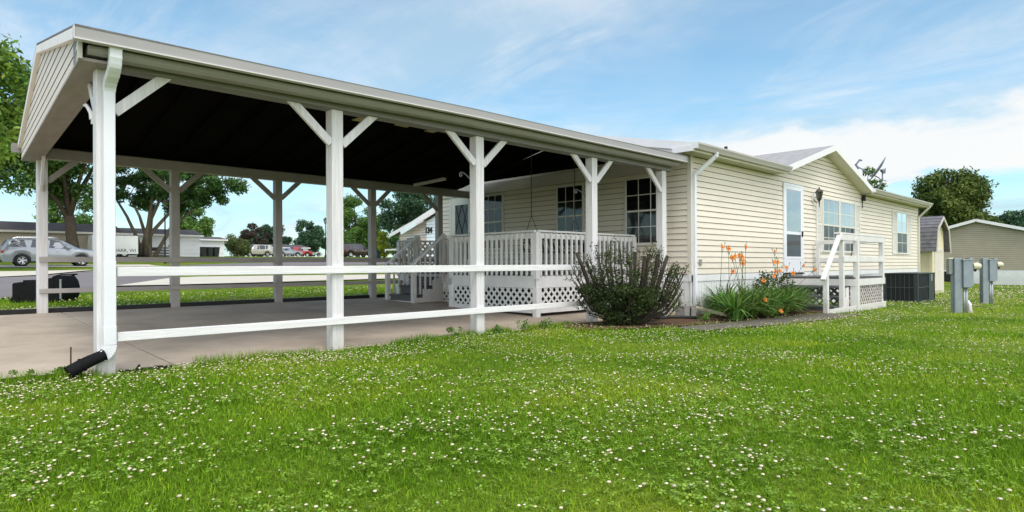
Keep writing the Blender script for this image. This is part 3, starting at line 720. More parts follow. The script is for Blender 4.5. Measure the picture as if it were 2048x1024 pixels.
# ================================================================== FRONT DECK
def front_deck():
    XA, YA, YB, XB, YC = 7.85, 7.46, 9.78, 8.5, 12.6
    d = thing('porch_deck', 'raised white porch deck with balusters, lattice skirt and grey floor under carport', 'deck', (9.4, 9.8, .1))
    w = M['deck_white']; ws = M['deck_shade']
    fl = MB(); z = .79; y = YA-.03
    while y < 13.6:
        y2 = min(y+.14, 13.6); x0 = XA-.03 if y < YB-.05 else (XB-.03 if y < YC-.05 else 9.7)
        fl.box(x0, y+.004, z-.03, 10.82, y2-.002, z); y += .14
    fl.build('floor', M['deck_grey'], d)
    def band(x0, y0, x1, y1, z0, z1, name, m, th=.04):
        # vertical board along a horizontal line
        a = Vector((x0, y0, 0)); b = Vector((x1, y1, 0)); 
        MB().beam((x0,y0,(z0+z1)/2),(x1,y1,(z0+z1)/2), th, z1-z0).build(name, m, d, bevel=.004)
    runs = [((XA,YA),(XA,YB)), ((XA-.02,YA),(10.8,YA)), ((XB,YB),(XB,YC)), ((XB,YC),(9.7,YC)), ((XA,YB),(XB,YB)), ((9.7,YC),(9.7,13.6)), ((9.7,13.6),(10.8,13.6))]
    for i, (a, b) in enumerate(runs[:5]):
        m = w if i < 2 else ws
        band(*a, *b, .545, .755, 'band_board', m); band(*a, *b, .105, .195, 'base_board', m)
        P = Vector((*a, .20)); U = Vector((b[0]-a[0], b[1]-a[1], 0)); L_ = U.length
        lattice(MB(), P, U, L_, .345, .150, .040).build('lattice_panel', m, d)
        MB().beam((a[0]+.03,a[1]+.03,.36),(b[0]+.03,b[1]+.03,.36), .01, .36).build('lattice_backing', M['black'], d) if i in (0,1,3) else None
        # short posts below
    for (x, y) in ((XA,YA),(XA,YB),(XB,YB),(10.7,YA),(XB,YC)):
        MB().box(x-.05, y-.05, g(x,y)-.03, x+.05, y+.05, .56).build('leg', w, d, bevel=.004)
    # lattice frame uprights
    for (x, y) in ((XA-.024,YA+.02),(XA-.024,YB-.03)): MB().box(x-.012, y-.04, .19, x+.012, y+.04, .55).build('lattice_post', w, d)
    MB().box(XA-.03, YA-.036, .19, XA+.09, YA-.022, .55).build('lattice_post', w, d)
    # railings
    def rail(a, b, m, zt=1.52, first=True, posts=(1,1), sp=.13):
        a = Vector(a); b = Vector(b); L_ = (b-a).length; u = (b-a)/L_; n = Vector((u.y, -u.x, 0)) 
        A = (a.x, a.y); 
        MB().beam((a.x,a.y,zt+.017),(b.x,b.y,zt+.017), .10, .032).build('top_rail', m, d, bevel=.004)
        MB().beam((a.x,a.y,zt-.065),(b.x,b.y,zt-.065), .038, .09).build('upper_rail', m, d, bevel=.004)
        MB().beam((a.x,a.y,.90),(b.x,b.y,.90), .038, .09).build('lower_rail', m, d, bevel=.004)
        k = int(L_/sp)
        for i in range(k+1):
            t = (i+.5)*L_/(k+1); p = a+u*t+n*.037
            mb = MB(); mb.add([(p+u*sx*.019+n*sy*.017+Vector((0,0,zz))) for zz in (.76+.0, zt-.05) for sx, sy in ((-1,-1),(1,-1),(1,1),(-1,1))]+[(p+u*sx*.019+n*sy+Vector((0,0,zt-.012))) for sx, sy in ((-1,-.017),(1,-.017),(1,-.005),(-1,-.005))],
                [(3,2,1,0),(0,1,5,4),(1,2,6,5),(2,3,7,6),(3,0,4,7),(4,5,9,8),(5,6,10,9),(6,7,11,10),(7,4,8,11),(8,9,10,11)])
            mb.build('baluster', m, d)
        for e, pt in zip(posts, (a, b)):
            if e: MB().box(pt.x-.045, pt.y-.045, .70, pt.x+.045, pt.y+.045, zt).build('rail_post', m, d, bevel=.004)
    rail((XA,YB,0), (XA,YA,0), w); rail((XA,YA,0), (10.75,YA,0), w, posts=(0,1), sp=.145)
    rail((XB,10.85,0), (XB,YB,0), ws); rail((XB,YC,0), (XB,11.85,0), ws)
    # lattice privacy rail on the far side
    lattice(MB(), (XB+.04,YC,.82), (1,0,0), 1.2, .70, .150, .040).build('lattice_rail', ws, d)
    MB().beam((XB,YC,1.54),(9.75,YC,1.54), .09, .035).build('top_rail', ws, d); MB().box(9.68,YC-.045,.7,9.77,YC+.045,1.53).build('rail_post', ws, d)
    # stair
    zs = .16; n = 3
    for i in range(n):
        zt = zs+.19*(i+1)-.03; x0 = 7.72+.26*i
        MB().box(x0-.03, 10.92, zt-.035, x0+.28, 11.80, zt).build('stair_tread', M['deck_grey'], d, bevel=.004)
        MB().box(x0, 10.95, zt-.17, x0+.02, 11.77, zt-.036).build('stair_riser', M['riser'], d)
    for y in (10.90, 11.80):
        MB().extr([(7.74,y,.16),(8.5,y,.16),(8.5,y,.74),(8.22,y,.62),(8.22,y,.44),(7.96,y,.44),(7.96,y,.26),(7.74,y,.26)], (0,.03,0)).build('stringer', ws, d)
    MB().box(7.69,10.9,.15,7.73,11.82,.19).build('base_board', ws, d)
    for y in (10.86, 11.84):
        MB().box(7.64, y-.045, .13, 7.73, y+.045, .99).build('newel_post', ws, d, bevel=.004)
        MB().beam((7.60,y,.93),(8.50,y,1.63), .09, .04).build('handrail', w, d, bevel=.004)
        for k in range(5):
            x = 7.85+.135*k; zt = .93+(x-7.6)*.778
            MB().box(x-.016, y-.016, .25+(x-7.72)*.68, x+.016, y+.016, zt-.02).build('baluster', ws, d)
    MB().box(XB-.04,10.82,.6,XB+.05,10.9,1.6).build('rail_post', ws, d); MB().box(XB-.04,11.8,.6,XB+.05,11.88,1.6).build('rail_post', ws, d)
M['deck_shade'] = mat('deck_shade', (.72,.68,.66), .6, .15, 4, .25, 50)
M['riser'] = mat('riser', (.12,.12,.12), .6, .3, 4)
front_deck()

# porch swing
def swing():
    s = thing('porch_swing', 'dark slatted porch swing hanging on chains behind the white railing', 'swing', (9.65, 8.66, 1.2))
    m = M['swing_wood']; b = MB()
    x0, x1, y = 8.95, 10.35, 8.66
    for k in range(6): MB().box(x0, y-.28+k*.085, 1.20, x1, y-.21+k*.085, 1.22).build('seat_slat', m, s)
    for k in range(12): xx = x0+.05+k*(x1-x0-.1)/11; MB().beam((xx, y+.22, 1.23),(xx, y+.34, 1.50), .04, .015, up=(0,1,0)).build('back_slat', m, s)
    MB().beam((x0,y+.345,1.50),(x1,y+.345,1.50),.03,.06).build('back_rail', m, s)
    for x in (x0+.03, x1-.03):
        MB().box(x-.025,y-.28,1.38,x+.025,y+.28,1.41).build('armrest', m, s); MB().box(x-.02,y-.26,1.2,x+.02,y-.21,1.38).build('arm_support', m, s)
        MB().tube([(x,y,1.93),(x,y,3.38)], .008, 6).build('chain', M['rust'], s)
        MB().tube([(x,y,1.93),(x,y-.26,1.40)], .006, 6).build('chain', M['rust'], s); MB().tube([(x,y,1.93),(x,y+.25,1.40)], .006, 6).build('chain', M['rust'], s)
M['swing_wood'] = mat('swing_wood', (.05,.045,.05), .6, .3, 5)
swing()

# ================================================================== SIDE DECK
def side_deck():
    XA, XB, YN = 15.0, 17.1, 4.6; zf = .64; gz = -.09
    d = thing('side_deck', 'small white side deck with grey steps in front of the storm door', 'deck', (15.6, 5.3, -.08))
    w = M['deck_white2']
    fl = MB(); y = YN-.03
    while y < 6.19: fl.box(XA-.04, y+.004, zf-.03, XB+.03, min(y+.14,6.19)-.002, zf); y += .14
    fl.build('floor', M['deck_grey'], d)
    MB().box(XA-.04,YN,.45,XA,6.18,.60).build('band_board', w, d, bevel=.004); MB().box(XA-.04,YN-.04,.45,XB,YN,.601).build('band_board', w, d, bevel=.004); MB().box(XB-.04,YN,.45,XB,6.18,.60).build('band_board', w, d)
    lattice(MB(), (XA+.08,YN+.01,.03), (1,0,0), XB-XA-.12, .42, .145, .042).build('lattice_panel', M['lat_pink'], d)
    lattice(MB(), (XA-.02,YN+.1,.03), (0,1,0), 1.45, .42, .15, .042).build('lattice_panel', M['lat_dark'], d)
    lattice(MB(), (XB-.02,YN+.1,.03), (0,1,0), 1.45, .42, .15, .042).build('lattice_panel', M['lat_pink'], d)
    MB().box(13.35,YN-.045,-.14,XA-.03,YN-.01,.02).build('base_board', w, d, bevel=.004); MB().box(XA-.03,YN-.05,-.14,XB+.02,YN-.01,.025).build('base_board', w, d, bevel=.004)
    def post(x, y, z0, z1, s=.09, nm='rail_post'): MB().box(x-s/2,y-s/2,z0,x+s/2,y+s/2,z1).build(nm, w, d, bevel=.005)
    post(13.30,YN+.01,-.12,.80); post(14.25,YN+.02,-.12,1.50); post(XA+.02,YN-.03,-.12,1.50,.10); post(XB-.15,YN-.0,.6,1.50,.10)
    post(XA+.02,YN+.04,.0,.5,.09,'leg'); post(XB-.06,YN+.05,-.15,.5,.09,'leg'); post(XB-.1,6.08,.6,1.5)
    # rails
    MB().box(14.0,YN-.045,1.44,XB+.02,YN-.005,1.56).build('top_rail', w, d, bevel=.004); MB().box(13.97,YN-.05,1.562,XB+.04,YN+.08,1.60).build('top_rail', w, d, bevel=.004)
    MB().box(14.2,YN-.045,.98,XB+.02,YN-.005,1.10).build('lower_rail', w, d, bevel=.004)
    MB().box(XB-.12,YN,1.44,XB-.08,6.15,1.55).build('top_rail', w, d, bevel=.004); MB().box(XB-.12,YN,.98,XB-.08,6.15,1.09).build('lower_rail', w, d, bevel=.004)
    MB().beam((13.05,YN-.02,.62),(14.05,YN-.02,1.58), .09, .045).build('handrail', w, d, bevel=.004)
    # steps
    for i, (x, z) in enumerate(((14.74,.44),(14.42,.235),(14.10,.045))):
        MB().box(x, YN+.12, z-.04, x+.30, 6.05, z).build('stair_tread', M['deck_grey2'], d, bevel=.004)
    for y in (YN+.10, 6.0):
        MB().extr([(14.1,y,-.12),(14.95,y,-.12),(14.95,y,.42),(14.76,y,.40),(14.76,y,.20),(14.44,y,.19),(14.44,y,0),(14.1,y,0)], (0,.035,0)).build('stringer', w, d)
    MB().box(14.12,YN+.14,-.1,14.14,6.02,.0).build('stair_riser', M['deck_grey2'], d)
M['deck_white2'] = mat('deck_white2', (.76,.74,.72), .6, .12, 4, .3, 50, dirt=(-.2,.25,(.42,.36,.3),.7))
M['deck_grey2'] = mat('deck_grey2', (.12,.13,.135), .5, .3, 5)
M['lat_pink'] = mat('lat_pink', (.60,.54,.53), .6, .25, 6)
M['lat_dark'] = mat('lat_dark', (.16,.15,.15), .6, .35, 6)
side_deck()

# ================================================================== SMALL THINGS NEAR THE HOUSE
def ac_unit():
    x0, x1, y0, y1 = 20.35, 22.3, 4.62, 5.5; zb = -.16; zt = .66
    a = thing('air_conditioner', 'dark green air conditioning unit standing on the lawn beside side deck', 'air conditioner', (21.2, 5.0, -.16))
    MB().box(x0+.03,y0+.03,zb,x1-.03,y1-.03,zt-.03).build('body', M['ac_dark'], a)
    MB().box(x0-.01,y0-.01,zt-.03,x1+.01,y1+.01,zt).build('top_panel', M['ac_green'], a, bevel=.01)
    MB().box(x0-.01,y0-.01,zb-.05,x1+.01,y1+.01,zb+.04).build('base_pan', M['ac_green'], a)
    for (x, y) in ((x0,y0),(x0,y1-.1),(x1-.1,y0),(x1-.1,y1-.1)): MB().box(x,y,zb,x+.1,y+.1,zt-.02).build('corner_post', M['ac_green'], a)
    MB().box(x0+1.25,y0-.0,zb,x1,y0+.2,zt-.03).build('service_panel', M['ac_green'], a)
    gr = MB()
    for k in range(1, 6): y = y0+.1+k*(y1-y0-.2)/6; gr.box(x0+.005,y-.006,zb+.04,x0+.022,y+.006,zt-.04)
    for k in range(1, 7): x = x0+.1+k*1.15/7; gr.box(x-.006,y0+.005,zb+.04,x+.006,y0+.022,zt-.04)
    gr.box(x0+.003,y0+.1,.24,x0+.02,y1-.1,.262); gr.box(x0+.1,y0+.003,.24,x0+1.25,y0+.02,.262)
    gr.build('grille', M['ac_line'], a)
    MB().box(x0+1.5,y0-.006,.42,x0+1.62,y0-.001,.62).build('label_plate', M['metal_light'], a)
M['ac_line'] = mat('ac_line', (.05,.065,.07), .5, .2, 5)
ac_unit()

def pedestal(loc, h, label, extra):
    """utility meter pedestal, faces modelled in local axes: x = to the right of the photo, y = away"""
    p = local_thing('meter_pedestal', label, 'utility meter', loc, -TH-.12, 'grey utility meter pedestals on the lawn')
    m = M['metal_grey']
    b = MB(); b.box(-.19,-.05,-.1,-.03,-.02,h); b.box(-.19,-.05,-.1,-.16,.08,h); b.box(-.06,-.02,-.1,-.03,.08,h); b.build('back_channel', m, p, bevel=.006)
    MB().box(-.03,-.10,h-.62,.12,.07,h-.03).build('meter_box', m, p, bevel=.01)
    MB().box(.12,-.04,h-.60,.20,.09,h-.0).build('side_box', m, p, bevel=.01)
    MB().box(-.05,-.115,h-.05,.13,.08,h-.03).build('box_lid', M['metal_light'], p, bevel=.004)
    MB().tube([(.02,-.02,-.1),(.02,-.02,h-.60)], .022, 10).build('conduit', M['metal_light'], p, smooth=True)
    MB().tube([(.075,.0,-.1),(.075,.0,h-.60)], .03, 10).build('conduit', M['metal_light'], p, smooth=True)
    mt = MB(); mt.tube([(.20,.0,h-.17),(.30,.0,h-.17),(.31,0,h-.17),(.345,0,h-.17)], [.065,.075,.06,.05], 16); mt.build('meter', M['cream_plastic'], p, smooth=False)
    MB().tube([(.21,0,h-.25),(.26,0,h-.26)], [.03,.03], 10).build('meter_neck', M['black'], p)
    if extra:
        MB().box(-.27,-.02,h-.34,-.19,.08,h-.02).build('small_box', M['box_green'], p, bevel=.006)
        MB().box(-.28,-.03,h-.02,-.18,.09,h+.005).build('box_cap', M['cream_plastic'], p)
        MB().tube([(.12,.05,.25),(.16,.05,.18),(.17,.04,-.05)], [.03,.04,.05], 10).build('drain_cap', M['flash_white'], p, smooth=True)
        MB().tube([(.17,.0,.15),(.35,-.05,.13),(.5,0,.12),(.62,.05,.02)], .006, 6).build('cable', M['black'], p)
    return p
M['box_green'] = mat('box_green', (.22,.25,.23), .5, .2, 4)
pedestal((15.87,2.80,-.10), 1.15, 'nearer grey meter pedestal with white pipe at its foot', True)
pedestal((21.02,3.12,-.165), 1.23, 'farther grey meter pedestal on lawn in front of tan house', False)

def cinder_block():
    b = MB(); x0, y0, z0 = 9.80, 5.74, 0
    for a in (0, .17, .34): b.box(x0+a*1.0, y0, z0, x0+a+.06, y0+.19, z0+.19)
    b.box(x0+.06,y0,z0+.003,x0+.34,y0+.03,z0+.187); b.box(x0+.06,y0+.16,z0+.003,x0+.34,y0+.187,z0+.187)
    b.box(x0+.0,y0-.0,z0+.19,x0+.40,y0+.19,z0+.215)
    o = b.build('concrete_block', M['cast_block'], org=(x0+.2,y0+.1,0), bevel=.006)
    tag(o, 'grey hollow concrete block on the ground below house corner downspout', 'concrete block')
    sp = MB(); sp.beam((10.55,5.95,.14),(10.45,5.2,.03), .09,.05); o = sp.build('splash_spout', M['cream_plastic'], org=(10.5,5.6,.05), bevel=.006)
    tag(o, 'fallen cream spout piece lying at left foot of the daylilies', 'spout')
cinder_block()
tag(MB().box(1.3,12.68,.19,2.0,12.98,.27).build('stepping_stone', M['concrete_light'], org=(1.6,12.8,.2), bevel=.015), 'flat pale stone slab lying in grass at the foot of the far left carport post', 'stone')

def dish():
    d = thing('satellite_dish', 'grey satellite dish on bent mast above the mobile home roof', 'satellite dish', (24.6, 7.3, 3.5))
    # local basis: r = photo right, f = away
    R = Vector((math.cos(TH), -math.sin(TH), 0)); Fv = Vector((math.sin(TH), math.cos(TH), 0)); Z = Vector((0,0,1)); base = Vector((25.27,6.94,4.22))
    def W(a, b, c): return tuple(base+(R*a+Fv*b+Z*c)*1.25)
    m = M['dish']
    MB().tube([W(-.22,0,-.75),W(-.20,0,-.62),W(.0,0,-.45),W(.12,0,-.22),W(.12,0,-.02)], .024, 10).build('mast', m, d, smooth=True)
    mb = MB(); ax = Vector((R*-.73+Z*.50+Fv*.33)).normalized(); u = ax.cross(Z).normalized(); v = u.cross(ax)
    c = base+R*.02+Z*.12; vs = []; n = 28; rg = [0,.14,.26,.37,.44]
    for r in rg: 
        for k in range(n): a = 2*PI*k/n; vs.append(c+u*(r*math.cos(a)*.95)+v*(r*math.sin(a)*1.1)+ax*(r*r*.36-.03))
    fs = [(i*n+k, i*n+(k+1) % n, (i+1)*n+(k+1) % n, (i+1)*n+k) for i in range(len(rg)-1) for k in range(n)]
    mb.add(vs, fs); o = mb.build('reflector', m, d, smooth=True); sm = o.modifiers.new('solid', 'SOLIDIFY'); sm.thickness = .012
    MB().tube([W(.10,0,.04),W(.16,0,.08),W(.16,0,-.02)], [.08,.09,.06], 10).build('mount', M['metal_grey'], d)
    MB().beam(W(.02,-.02,-.16), W(-.62,-.1,.14), .035, .03).build('arm', m, d)
    l = MB(); l.beam(W(-.62,-.1,.10), W(-.72,-.1,.24), .05, .05); l.beam(W(-.70,-.1,.22), W(-.58,-.08,.36), .05,.04); l.beam(W(-.60,-.08,.36),W(-.52,-.08,.34),.06,.05); l.build('feed_horn', m, d)
dish()

# neighbour shed (gambrel roof)
def shed():
    X0, X1, Y0s, Y1s = 29.75, 31.75, 6.25, 9.0; zb = -.3
    s = thing('garden_shed', 'small cream garden shed with grey barn roof at end of mobile home', 'shed', (30.7, 7.4, -.3))
    xm = (X0+X1)/2; prof = [(X0-.22,1.40),(X0+.05,2.35),(xm,2.86),(X1-.05,2.35),(X1+.22,1.40)]
    wallp = [(X0,zb),(X1,zb),(X1,1.5),(X1-.08,2.3),(xm,2.78),(X0+.08,2.3),(X0,1.5)]
    MB().extr([(x,Y0s,z) for x, z in wallp], (0,Y1s-Y0s,0)).build('wall', M['shed_wall'], s)
    r = MB()
    for (a, b), (c_, d_) in zip(prof, prof[1:]):
        n = Vector((-(d_-b), 0, c_-a)).normalized()*.03
        k = 6 if abs(c_-a) < .5 else 4
        for i in range(k):
            p = Vector((a,0,b)).lerp(Vector((c_,0,d_)), i/k); q = Vector((a,0,b)).lerp(Vector((c_,0,d_)), (i+1)/k)
            dn = n*1.6 if b < d_ else n; up = n if b < d_ else n*1.6
            r.add([(p.x,Y0s-.2,p.z),(q.x,Y0s-.2,q.z),(q.x,Y1s+.2,q.z),(p.x,Y1s+.2,p.z)]+[(p.x+dn.x,Y0s-.2,p.z+dn.z),(q.x+up.x,Y0s-.2,q.z+up.z),(q.x+up.x,Y1s+.2,q.z+up.z),(p.x+dn.x,Y1s+.2,p.z+dn.z)],
                  [(0,3,2,1),(4,5,6,7),(0,1,5,4),(1,2,6,5),(2,3,7,6),(3,0,4,7)])
    r.build('roof', M['shingle_shed'], s)
    t = MB()
    for (a, b), (c_, d_) in zip(prof, prof[1:]): t.beam((a,Y0s-.21,b-.05),(c_,Y0s-.21,d_-.05), .03,.10)
    t.build('rake_trim', M['trim'], s)
    dr = MB().box(X0+.35,Y0s-.035,zb+.1,X1-.35,Y0s-.002,1.42).build('door', M['shed_door'], s)
    MB().box(X0+.30,Y0s-.05,1.42,X1-.30,Y0s-.002,1.54).build('lintel', M['shed_door'], s); MB().box(xm-.01,Y0s-.04,zb+.1,xm+.01,Y0s-.036,1.42).build('door_gap', M['trim'], dr)
    MB().box(xm+.10,Y0s-.07,.58,xm+.2,Y0s-.04,.66).build('handle', M['flash_white'], dr)
    v = MB(); y = Y0s+.15
    while y < Y1s: v.box(X0-.012,y,zb,X0-.001,y+.04,1.45); y += .3
    v.box(X0-.02,Y0s-.01,zb,X0+.06,Y0s+.1,1.5); v.build('battens', M['shed_wall'], s)
M['shed_wall'] = mat('shed_wall', (.76,.68,.46), .6, .1, 2)
M['shed_door'] = mat('shed_door', (.72,.66,.58), .6, .08, 2)
M['shingle_shed'] = mat('shingle_shed', (.20,.19,.20), .9, .4, 6, .5, 30)
shed()

def simple_house(name, label, x0, x1, y0, y1, zb, ze, zr, axis, wallm, roofm, skirtm=None, skh=.5, pitch=.11, fascia='flash_white', cat='house', over=.3, sid=True, gr=.05):
    h = thing(name, label, cat, ((x0+x1)/2, (y0+y1)/2, zb))
    mb = MB()
    if sid:
        for (fn, rg) in ((lambda u, z, o: (u, y0-o, z), (x0, x1)), (lambda u, z, o: (x0-o, u, z), (y0, y1))):
            def ur(z, rg=rg):
                if axis == 'x' and rg == (y0, y1) or axis == 'y' and rg == (x0, x1):
                    if z > ze: t = (z-ze)/(zr-ze); m_ = (rg[0]+rg[1])/2; return (rg[0]+(m_-rg[0])*t, rg[1]-(rg[1]-m_)*t)
                    return rg
                return rg
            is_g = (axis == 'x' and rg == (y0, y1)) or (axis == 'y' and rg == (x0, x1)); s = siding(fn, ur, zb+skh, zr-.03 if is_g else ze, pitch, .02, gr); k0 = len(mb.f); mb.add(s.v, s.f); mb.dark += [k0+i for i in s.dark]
    mb.box(x0+.005, y0+.005, zb-.3, x1, y1, ze)
    if axis == 'x': mb.extr([(x0+.005,y0,ze),(x0+.005,y1,ze),(x0+.005,(y0+y1)/2,zr)], (x1-x0-.01,0,0))
    else: mb.extr([(x0,y0+.005,ze),(x1,y0+.005,ze),((x0+x1)/2,y0+.005,zr)], (0,y1-y0-.01,0))
    mb.build('wall', M[wallm], h)
    r = MB(); f = MB(); o = over
    if axis == 'x':
        ym = (y0+y1)/2; sl = (zr-ze)/(ym-y0)
        for s_, ya in ((-1, y0-o), (1, y1+o)):
            q = [Vector((x0-o,ya,ze-sl*o+.06)),Vector((x1+o,ya,ze-sl*o+.06)),Vector((x1+o,ym,zr+.06)),Vector((x0-o,ym,zr+.06))]
            r.add(q+[v-Vector((0,0,.05)) for v in q], [(0,1,2,3),(7,6,5,4),(0,4,5,1),(1,5,6,2),(2,6,7,3),(3,7,4,0)])
            f.box(x0-o, ya-.02 if s_ < 0 else ya, ze-sl*o-.12, x1+o, ya if s_ < 0 else ya+.02, ze-sl*o+.05)
            f.beam((x0-o-.015,ya,ze-sl*o-.03),(x0-o-.015,ym,zr-.03), .03,.17)
    else:
        xm = (x0+x1)/2; sl = (zr-ze)/(xm-x0)
        for s_, xa in ((-1, x0-o), (1, x1+o)):
            q = [Vector((xa,y0-o,ze-sl*o+.06)),Vector((xa,y1+o,ze-sl*o+.06)),Vector((xm,y1+o,zr+.06)),Vector((xm,y0-o,zr+.06))]
            r.add(q+[v-Vector((0,0,.05)) for v in q], [(0,1,2,3),(7,6,5,4),(0,4,5,1),(1,5,6,2),(2,6,7,3),(3,7,4,0)])
            f.box(xa-.02 if s_ < 0 else xa, y0-o, ze-sl*o-.12, xa if s_ < 0 else xa+.02, y1+o, ze-sl*o+.05)
            f.beam((xa,y0-o-.015,ze-sl*o-.03),(xm,y0-o-.015,zr-.03), .03,.17)
    r.build('roof', M[roofm], h); f.build('fascia', M[fascia], h)
    if skirtm:
        MB().box(x0-.02,y0-.02,zb-.3,x1+.02,y1,zb+skh-.01).build('skirting', M[skirtm], h)
    return h
M['siding_tan'] = mat('siding_tan', (.42,.365,.27), .6, .1, 2)
M['siding_tan2'] = mat('siding_tan2', (.36,.31,.24), .6, .1, 2)
M['siding_white'] = mat('siding_white', (.90,.90,.92), .6, .06, 1)
M['siding_pink'] = mat('siding_pink', (.88,.76,.70), .6, .08, 1)
M['siding_blue'] = mat('siding_blue', (.80,.88,.92), .6, .08, 1)
M['roof_dark'] = mat('roof_dark', (.11,.095,.095), .9, .3, 1)
hb = simple_house('neighbour_house', 'tan sided house with white skirting beyond the two meter pedestals', 46, 60, 3.35, 11.4, -.33, 2.38, 3.50, 'x', 'siding_tan', 'roof_dark', 'skirt', .83, .115, gr=.10)
MB().box(45.96,8.6,-.3,45.979,9.4,.42).build('skirting_gap', M['black'], hb)
hb = simple_house('neighbour_house', 'long brown sided mobile home behind the silver SUV', -14, 13.2, 62, 67, 1.75, 3.90, 4.62, 'x', 'siding_tan2', 'roof_dark', 'skirt', .42, .13, fascia='trim')
hb = simple_house('neighbour_house', 'white mobile home behind the multi-stem tree and lorry', 13.9, 21.7, 68, 73, 1.9, 4.15, 4.72, 'x', 'siding_white', 'roof_dark', None, .4, .13)
for (a, b_, c_, e) in ((17.2,18.1,3.0,3.4),):
    MB().box(a,67.94,2.55,b_,67.98,2.75).build('window', M['black'], hb); 
hb = simple_house('neighbour_house', 'small white house end right of the dark lamp post', 22.2, 25.7, 72.5, 77, 2.0, 3.95, 4.25, 'x', 'siding_white', 'roof_dark', None, .4, .13)
hb = simple_house('neighbour_garage', 'low white garage behind the red pickup truck', 46.5, 54.1, 110, 117, 2.6, 4.35, 4.9, 'x', 'siding_white', 'roof_dark', None, .4, .2, cat='garage')
MB().box(52.6,109.9,2.6,53.0,109.96,4.2).build('door', M['curtain_dark'], hb)

def house134():
    h = thing('neighbour_house', 'pale neighbouring house with number 134 on its light blue wall', 'house', (24, 23.5, .45))
    XW, YF_, YN_ = 18.65, 27.6, 19.5; ym = (YF_+YN_)/2; zg = .40; ze, zr = 2.62, 3.72
    def urg(z):
        if z <= ze: return (YN_, YF_)
        t = (z-ze)/(zr-ze); return (YN_+(ym-YN_)*t, YF_-(YF_-ym)*t)
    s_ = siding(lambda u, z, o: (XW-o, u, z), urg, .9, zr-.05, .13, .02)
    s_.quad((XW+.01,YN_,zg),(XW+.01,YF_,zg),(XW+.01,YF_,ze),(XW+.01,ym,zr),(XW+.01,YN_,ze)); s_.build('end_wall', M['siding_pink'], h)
    MB().box(XW+.02,YN_,zg,32,YF_,ze).build('side_wall', M['siding_pink'], h)
    MB().box(XW-.03,YN_,zg-.1,XW-.005,YF_,.88).build('skirting', M['skirt'], h)
    r = MB(); sl = (zr-ze)/(YF_-ym)
    for ya in (YN_-.35, YF_+.35):
        q = [Vector((XW-.4,ya,ze-.35*sl+.05)),Vector((32,ya,ze-.35*sl+.05)),Vector((32,ym,zr+.05)),Vector((XW-.4,ym,zr+.05))]
        r.add(q+[v-Vector((0,0,.05)) for v in q], [(0,1,2,3),(7,6,5,4),(0,4,5,1),(1,5,6,2),(2,6,7,3),(3,7,4,0)])
    r.build('roof', M['roof_dark'], h)
    f = MB(); f.beam((XW-.42,YF_+.35,ze-.35*sl-.02),(XW-.42,ym,zr-.02), .04,.17); f.beam((XW-.42,YN_-.35,ze-.35*sl-.02),(XW-.42,ym,zr-.02), .04,.17); f.build('fascia', M['flash_white'], h)
    # porch roof gable in front of the recessed middle
    XP = 18.05; f = MB(); f.beam((XP,26.6,2.62),(XP,24.0,3.42), .05,.24); f.build('porch_fascia', M['siding_blue'], h)
    MB().beam((XP+.01,26.5,2.42),(XP+.01,23.9,2.42), .06,.05).build('porch_beam', M['metal_grey'], h)
    MB().box(XP-.03,25.0,.5,XP+.03,25.06,2.40).build('porch_post', M['metal_grey'], h)
    # projecting light blue block with the number
    XB_, Y1b, Y0b = 17.6, 23.8, 20.2
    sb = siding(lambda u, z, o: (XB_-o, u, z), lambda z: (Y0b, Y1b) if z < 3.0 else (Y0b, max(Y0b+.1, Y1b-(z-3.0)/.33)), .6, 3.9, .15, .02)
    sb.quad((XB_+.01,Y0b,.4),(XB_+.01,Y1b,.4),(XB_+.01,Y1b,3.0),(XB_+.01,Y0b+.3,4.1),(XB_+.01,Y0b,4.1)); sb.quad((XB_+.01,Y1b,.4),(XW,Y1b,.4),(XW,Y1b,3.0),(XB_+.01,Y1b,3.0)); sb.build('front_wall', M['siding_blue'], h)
    MB().beam((XB_-.28,24.35,2.98),(XB_-.28,20.6,4.18), .05,.26).build('front_fascia', M['flash_white'], h)
    MB().add([(XB_-.3,24.35,3.08),(XW,24.35,3.08),(XW,20.6,4.28),(XB_-.3,20.6,4.28),(XB_-.3,24.35,3.13),(XW,24.35,3.13),(XW,20.6,4.33),(XB_-.3,20.6,4.33)], [(0,3,2,1),(4,5,6,7),(0,1,5,4),(1,2,6,5),(2,3,7,6),(3,0,4,7)]).build('front_roof', M['roof_dark'], h)
    MB().box(XW-.06,26.2,1.85,XW-.03,26.85,2.36).build('window', M['curtain'], h)
    arc = [(XW-.05, 24.95-.52+.52*math.cos(t), 2.0+.34*math.sin(t)) for t in np.linspace(0, PI, 14)]
    aw = MB().extr(arc, (.02,0,0)).build('arched_window', M['curtain'], h)
    b = MB()
    for a in (.33,.66): yy = 24.95-1.04*a; b.box(XW-.065,yy-.015,2.0,XW-.051,yy+.015,2.31)
    b.box(XW-.065,23.9,1.94,XW-.051,24.97,2.0); b.build('muntins', M['flash_white'], aw)
    MB().box(XW-.2,27.65,1.75,XW+1.2,28.7,1.83).build('rear_step_roof', M['flash_white'], h)
    cu = bpy.data.curves.new('digits', 'FONT'); cu.body = '134'; cu.size = .38; cu.extrude = .01; cu.offset = .014; cu.space_character = .95
    to = bpy.data.objects.new('digits', cu); COL.objects.link(to); bpy.context.view_layer.update()
    me = bpy.data.meshes.new_from_object(to.evaluated_get(bpy.context.evaluated_depsgraph_get())); bpy.data.objects.remove(to)
    me.materials.clear(); me.materials.append(M['black'])
    me.transform(Matrix.Translation((XB_-.05-24, 23.88-23.5, 2.46-.45)) @ Matrix.Rotation(-PI/2, 4, 'Z') @ Matrix.Rotation(PI/2, 4, 'X'))
    o = bpy.data.objects.new('house_number', me); COL.objects.link(o); o.parent = h
house134()

